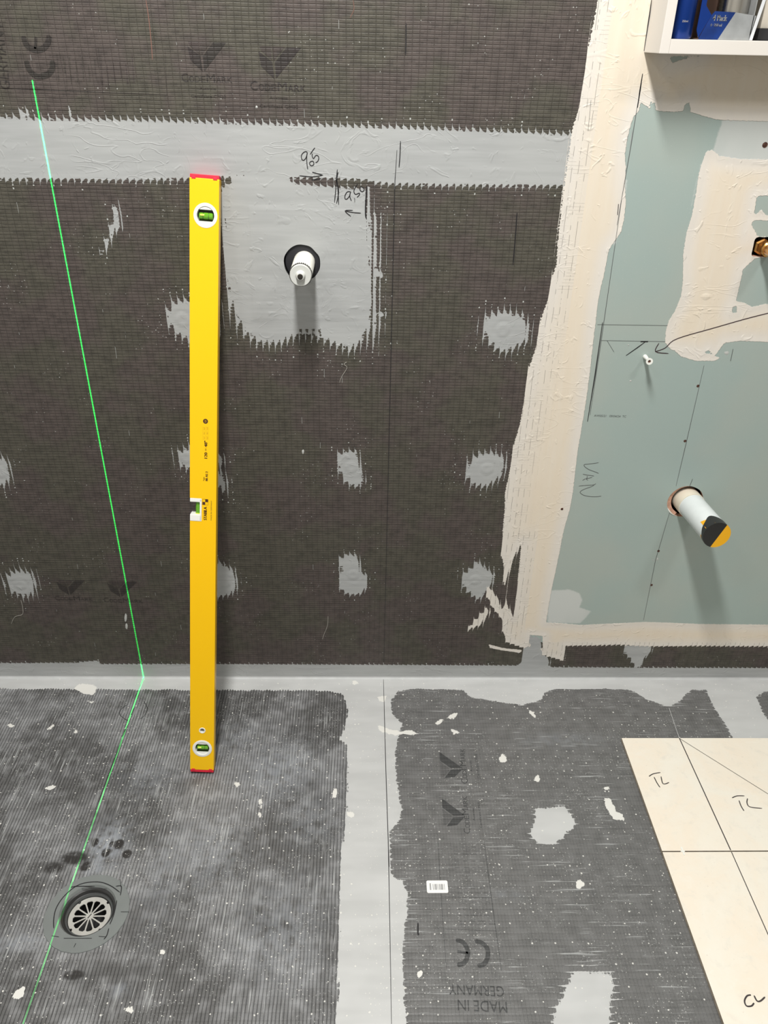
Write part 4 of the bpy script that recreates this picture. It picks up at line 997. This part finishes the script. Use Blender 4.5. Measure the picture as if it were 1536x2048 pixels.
mk_ = strokes('marker_line', None, FL, [
    [(108,1858),(108,1838),(114,1815),(132,1790),(160,1770),(195,1765),(220,1772),(240,1786)],
    [(142,1776),(154,1774),(190,1774)], [(164,1779),(214,1779)], [(232,1774),(243,1774),(241,1792)], [(234,1802),(228,1830),(220,1850)],
    [(218,1858),(214,1872),(208,1880)], [(104,1873),(118,1875)], [(128,1878),(184,1878)], [(198,1874),(212,1875)], [(152,1888),(148,1896)], [(242,1825),(258,1825)], [(241,1760),(242,1774)]], .0016, INK, off=.0022)
mk_.parent = t; mk_.matrix_parent_inverse = Matrix.Translation(t.location).inverted()

# ------------------------------------------------------------------ tiles
def tile_mat():
    g = G('cream_stone_tile'); x, y, z = g.pos(); P3 = g.xyz(x, y, z*0)
    n = g.noise(P3, 9, 5, .6, .6); n2 = g.noise(P3, 38, 5, .65, .5); n3 = g.noise(P3, 160, 3)
    c = g.mix(n.ss(.35, .68), (.85, .80, .70), (.86, .77, .645)); c = g.mix(n2.ss(.52, .75)*.5, c, (.72, .68, .60))
    c = g.mix((n2*-1+1).ss(.55, .75)*.5, c, (.88, .83, .74)); c = g.mix(n3.ss(.66, .8)*.4, c, (.62, .54, .44))
    g.out(c, .5, spec=.4); g.bump(n2+n3*.3, .0003); return g.mat
M_TILE = tile_mat(); M_BISC = plain('tile_edge', (.36, .31, .24), .7, nscale=90, namp=.15)
TX = .5925; TZ = .009
# the tiles lie in their real thickness: positions from their top faces
def TP(px, py): return FL(px, py, TZ)
tx0 = TP(1243, 1475)[0]; ty1 = TP(1400, 1476)[1]; tj = TP(1400, 1702.5)[1]
def tile(y0, y1, label):
    b = bmesh.new(); vs = box(b, tx0, tx0+.598, y0, y1, .0004, TZ, .0006)
    for f in b.faces: f.material_index = 0 if f.calc_center_median().z > TZ-.0007 else 1
    return tag(from_bm('floor_tile', b, [M_TILE, M_BISC]), label, 'tile', )
tA = tile(tj+.0013, ty1, 'shorter cream stone tile nearest the wall, marked TL twice')
tB = tile(tj-.0013-.597, tj-.0013, 'long cream stone tile at the lower right corner, marked CL')
def tstroke(parent, name, lines, width):
    b = bmesh.new()
    for ln in lines: ribbon(b, [(Vector(TP(*p))+Vector((0, 0, .0003))) for p in ln], width, (0, 0, 1), len(ln) > 2)
    return from_bm(name, b, INKTILE, parent, recalc=False)
tstroke(tA, 'marker_writing', [[(1298,1553),(1306,1548),(1321,1545)], [(1308,1554),(1314,1566),(1320,1575)], [(1322,1553),(1325,1566),(1330,1568),(1338,1565)]], .0022)
tstroke(tA, 'marker_writing', [[(1464,1596),(1474,1592),(1489,1592)], [(1478,1601),(1482,1612),(1488,1622)], [(1495,1597),(1494,1606),(1500,1614),(1524,1617)]], .0022)
xl = TP(1400, 1572)[0]
def tl_(parent, name, pts, width):
    b = bmesh.new(); ribbon(b, [(x_, y_, TZ+.0003) for x_, y_ in pts], width, (0, 0, 1), False, False); return from_bm(name, b, INKTILE, parent, recalc=False)
x1_ = TP(1358.5, 1476)[0]; x2_ = TP(1462, 1702)[0]
tl_(tA, 'marker_line', [(x1_, ty1-.0004), (x2_, tj+.002)], .0022)
tl_(tB, 'marker_line', [(x2_, tj-.002), (x2_+.0005, tj-.45)], .0017)
p0 = TP(1359, 1477); p1 = TP(1560, 1603); tl_(tA, 'pencil_line', [(p0[0], p0[1]), (p1[0], p1[1])], .0013)
tstroke(tB, 'marker_writing', [[(1502,1990),(1494,1992),(1489,2002),(1493,2012),(1503,2012),(1508,2006)], [(1508,1991),(1514,2002),(1521,2002),(1530,1994)]], .0026)
b = bmesh.new(); c = Vector(TP(1365.5, 1702.5)); box(b, c.x-.0016, c.x+.0016, c.y-.009, c.y+.009, .001, TZ+.0012, .0003); box(b, c.x-.004, c.x+.004, c.y-.0012, c.y+.0012, .001, TZ+.0008, .0003)
tag(from_bm('tile_spacer', b, WHT), 'small white plastic spacer in the joint between the two tiles', 'tile spacer')

# ------------------------------------------------------------------ barcode sticker on the floor board
STK = plain('white_paper', (.86, .86, .84), .5)
st_ = None
c0, c1, c2, c3 = [Vector(FL(*p)) for p in ((852,1762),(894,1761),(897,1786),(855,1787))]
ctr = (c0+c1+c2+c3)/4
b = bmesh.new(); w2 = (c1-c0).length/2; h2 = (c0-c3).length/2; pts = []
for cx, cy, a0 in ((w2, h2, 0), (-w2, h2, 90), (-w2, -h2, 180), (w2, -h2, 270)):
    for k in range(5):
        a = math.radians(a0+k*22.5); rr = .003; pts.append((ctr.x+cx-math.copysign(rr, cx)+rr*math.cos(a), ctr.y+cy-math.copysign(rr, cy)+rr*math.sin(a)))
lo_ = [b.verts.new((p[0], p[1], .0004)) for p in pts]; hi_ = [b.verts.new((p[0], p[1], .0009)) for p in pts]
b.faces.new(hi_)
for k in range(len(pts)): b.faces.new((lo_[k], lo_[(k+1) % len(pts)], hi_[(k+1) % len(pts)], hi_[k]))
stick = tag(from_bm('barcode_sticker', b, STK), 'small white barcode sticker on the dark floor board', 'sticker')
b = bmesh.new(); rn = random.Random(9)
x_ = ctr.x-w2*.42
while x_ < ctr.x+w2*.72:
    wd = rn.choice((.0004, .0007, .0012)); b.faces.new([b.verts.new((a_, b_, .0011)) for a_, b_ in ((x_, ctr.y-h2*.5), (x_+wd, ctr.y-h2*.5), (x_+wd, ctr.y+h2*.42), (x_, ctr.y+h2*.42))]); x_ += wd+rn.choice((.0006, .0010, .0016))
for y_ in np.linspace(ctr.y-h2*.5, ctr.y+h2*.45, 9):
    b.faces.new([b.verts.new((a_, b_, .0011)) for a_, b_ in ((ctr.x-w2*.72, y_), (ctr.x-w2*.58, y_), (ctr.x-w2*.58, y_+.0009), (ctr.x-w2*.72, y_+.0009))])
from_bm('barcode', b, plain('grey_print', (.16, .16, .17), .5), stick, recalc=False)

# ------------------------------------------------------------------ wall cabinet and what stands in it
CW = plain('cabinet_white', (.72, .68, .63), .4, nscale=8, namp=.015); CIN = plain('cabinet_inside', (.72, .68, .62), .6)
CX0 = CABX0; CZ0 = CABZ0-.0005; CX1 = CX0+.62; CZ1 = CZ0+.62; YF = -.078; YB = .085
cab = empty('wall_cabinet', (CX0, 0, CZ0), 'white open wall cabinet in the top right corner', 'cabinet')
def lb(*a, bev=.001): b = bmesh.new(); box(b, a[0]-CX0, a[1]-CX0, a[2], a[3], a[4]-CZ0, a[5]-CZ0, bev); return b
TKS = .015; TKB = .0195
from_bm('side_panel', lb(CX0, CX0+TKS, YF, YB, CZ0, CZ1), CW, cab); from_bm('side_panel', lb(CX1-TKS, CX1, YF, YB, CZ0, CZ1), CW, cab)
from_bm('bottom_panel', lb(CX0+TKS, CX1-TKS, YF, YB, CZ0, CZ0+TKB), CW, cab); from_bm('top_panel', lb(CX0+TKS, CX1-TKS, YF, YB, CZ1-TKS, CZ1), CW, cab)
from_bm('back_panel', lb(CX0+TKS, CX1-TKS, YB-.006, YB, CZ0+TKB, CZ1-TKS, bev=0), CIN, cab)
ZS = CZ0+TKB+.0003
BLUE = plain('blue_card', (.006, .03, .16), .25, nscale=30, namp=.3); BLUEL = plain('bright_blue_tin', (.004, .035, .22), .25, metal=.3)
SILV = plain('silver_card', (.50, .52, .53), .3, metal=.6, nscale=50, namp=.1); CARDB = plain('brown_card', (.12, .07, .05), .8)
GREYB = plain('dark_bottle', (.03, .035, .032), .45)
def cx_at(px, y): return W(px, 70, y)[0]
# dark bottle at the left
xb = cx_at(1346, .045)
b = bmesh.new(); lathe(b, [(0, 0), (.022, 0), (.0235, .002), (.0235, .13), (.019, .145), (.010, .152), (.010, .175), (0, .175)], (xb, .045, ZS), (0, 0, 1), 40)
tag(from_bm('bottle', b, GREYB, smooth=True), 'dark grey bottle at the left inside the wall cabinet', 'bottle')
# blue tin
xa = cx_at(1398, -.066); xb = xa-.0232
b = bmesh.new(); lathe(b, [(0, 0), (.016, 0), (.018, .003), (.018, .16), (.015, .168), (0, .168)], (0, 0, 0), (0, 0, 1), 48)
tin = empty('blue_can', (xb, -.046, ZS), 'blue metal can between the dark bottle and the carton', 'can'); from_bm('can_body', b, BLUEL, tin, smooth=True)
b = bmesh.new(); lathe(b, [(.0165, .1665), (.0165, .172), (.015, .172), (.015, .1665)], (0, 0, 0), (0, 0, 1), 48, closed=True); from_bm('can_rim', b, STEEL, tin, smooth=True)
# carton of four cans
yc = -.066; xd = cx_at(1499, yc); zb = ZS
ctn = empty('drinks_carton', (xa, yc, zb), 'blue and silver cardboard four pack carton with an open front', 'carton')
WC = xd-xa; DC = .078; zt = W(1440, 24, yc)[2]-zb
xm0 = cx_at(1437, yc)-xa; xm1 = cx_at(1462, yc)-xa; xn = cx_at(1416, yc)-xa
def prism(pts, y0, y1, name, mat, parent):
    b = bmesh.new(); A_ = [b.verts.new((p[0], y0, p[1])) for p in pts]; B_ = [b.verts.new((p[0], y1, p[1])) for p in pts]
    b.faces.new(A_); b.faces.new(B_[::-1])
    for k in range(len(pts)): b.faces.new((A_[k], A_[(k+1) % len(pts)], B_[(k+1) % len(pts)], B_[k]))
    return from_bm(name, b, mat, parent)
blue_p = prism([(0, 0), (xm0, 0), (xm1, zt), (xn+.004, zt+.001), (xn, zt-.004)], 0, .0012, 'blue_panel', BLUE, ctn)
silv_p = prism([(xm0, 0), (WC, 0), (WC+.004, zt-.004), (xm1, zt)], 0, .0012, 'silver_panel', SILV, ctn)
prism([(-.0, .002), (-.0045, .012), (-.0045, .14), (.004, .14), (.003, zt+.008), (xn, zt-.004)], .0014, .0026, 'blue_side_flap', BLUEL, ctn)
b = bmesh.new(); box(b, WC, WC+.0012, 0, DC, 0, .14); from_bm('silver_side', b, SILV, ctn)
b = bmesh.new(); box(b, WC+.0014, WC+.006, .0, .002, 0, .16, .0004)
for v in b.verts: v.co.x += v.co.z*.14
from_bm('torn_edge', b, plain('torn_paper_edge', (.66, .68, .70), .6), ctn)
b = bmesh.new(); box(b, 0, WC, DC-.001, DC, 0, .14); box(b, 0, WC, .002, DC-.001, .0003, .0015); from_bm('carton_back', b, CARDB, ctn)
b = bmesh.new(); o0 = (xn+.0025, -.0004, zt*.68); add_text(b, '4 Pack', o0, (o0[0]+.0215, o0[1], o0[2]), UZ, .0078, bold=.0002); from_bm('printed_text', b, WHT, blue_p, recalc=False); b = bmesh.new(); add_text(b, '4 · 250 ml', (o0[0]-.002, o0[1], zt*.48), (o0[0]+.0155, o0[1], zt*.48), UZ, .0038, bold=.0001)
from_bm('printed_text', b, WHT, blue_p, recalc=False)
b = bmesh.new(); add_text(b, '250ml', (-.033, 0, 0), (-.024, 0, 0), UZ, .0026); bpy.data.meshes
o = from_bm('small_print', b, STEEL, tin, recalc=False); o.location = (.027, -.0184, .022)
def rib_mat():
    g = G('ribbed_steel'); x, y, z = g.obj(); r_ = ((z*900)._m('SINE')); g.out((.60, .58, .54), .25, 1.0); g.bump(r_, .0006); return g.mat
xc = cx_at(1456, -.03)
can = empty('steel_can', (xc, -.028, ZS+.0018), 'ribbed silver can standing inside the four pack carton', 'can')
b = bmesh.new(); pr_ = [(0, 0), (.022, 0), (.0245, .003)]+[(.0245-.0006*(k % 2), .006+k*.0022) for k in range(55)]+[(.021, .134), (0, .134)]
lathe(b, pr_, (0, 0, 0), (0, 0, 1), 40); from_bm('can_body', b, plain('ribbed_steel', (.60, .57, .52), .22, metal=1), can, smooth=True)
b = bmesh.new(); lathe(b, [(.021, .134), (.0218, .137), (.0205, .137), (.020, .134)], (0, 0, 0), (0, 0, 1), 40, closed=True); from_bm('can_rim', b, STEEL, can, smooth=True)
# cream box on a dark tray
x0 = cx_at(1512, -.01); b = bmesh.new(); box(b, x0, x0+.10, -.02, .05, ZS+.0165, ZS+.15, .001); tag(from_bm('carton_box', b, plain('cream_card', (.78, .72, .62), .6)), 'plain cream box right of the four pack carton', 'box')
b = bmesh.new(); box(b, x0-.004, x0+.11, -.028, .055, ZS, ZS+.0162, .001); tr_ = tag(from_bm('tray', b, M_BLACKRUB), 'low black tray under the cream box', 'tray')
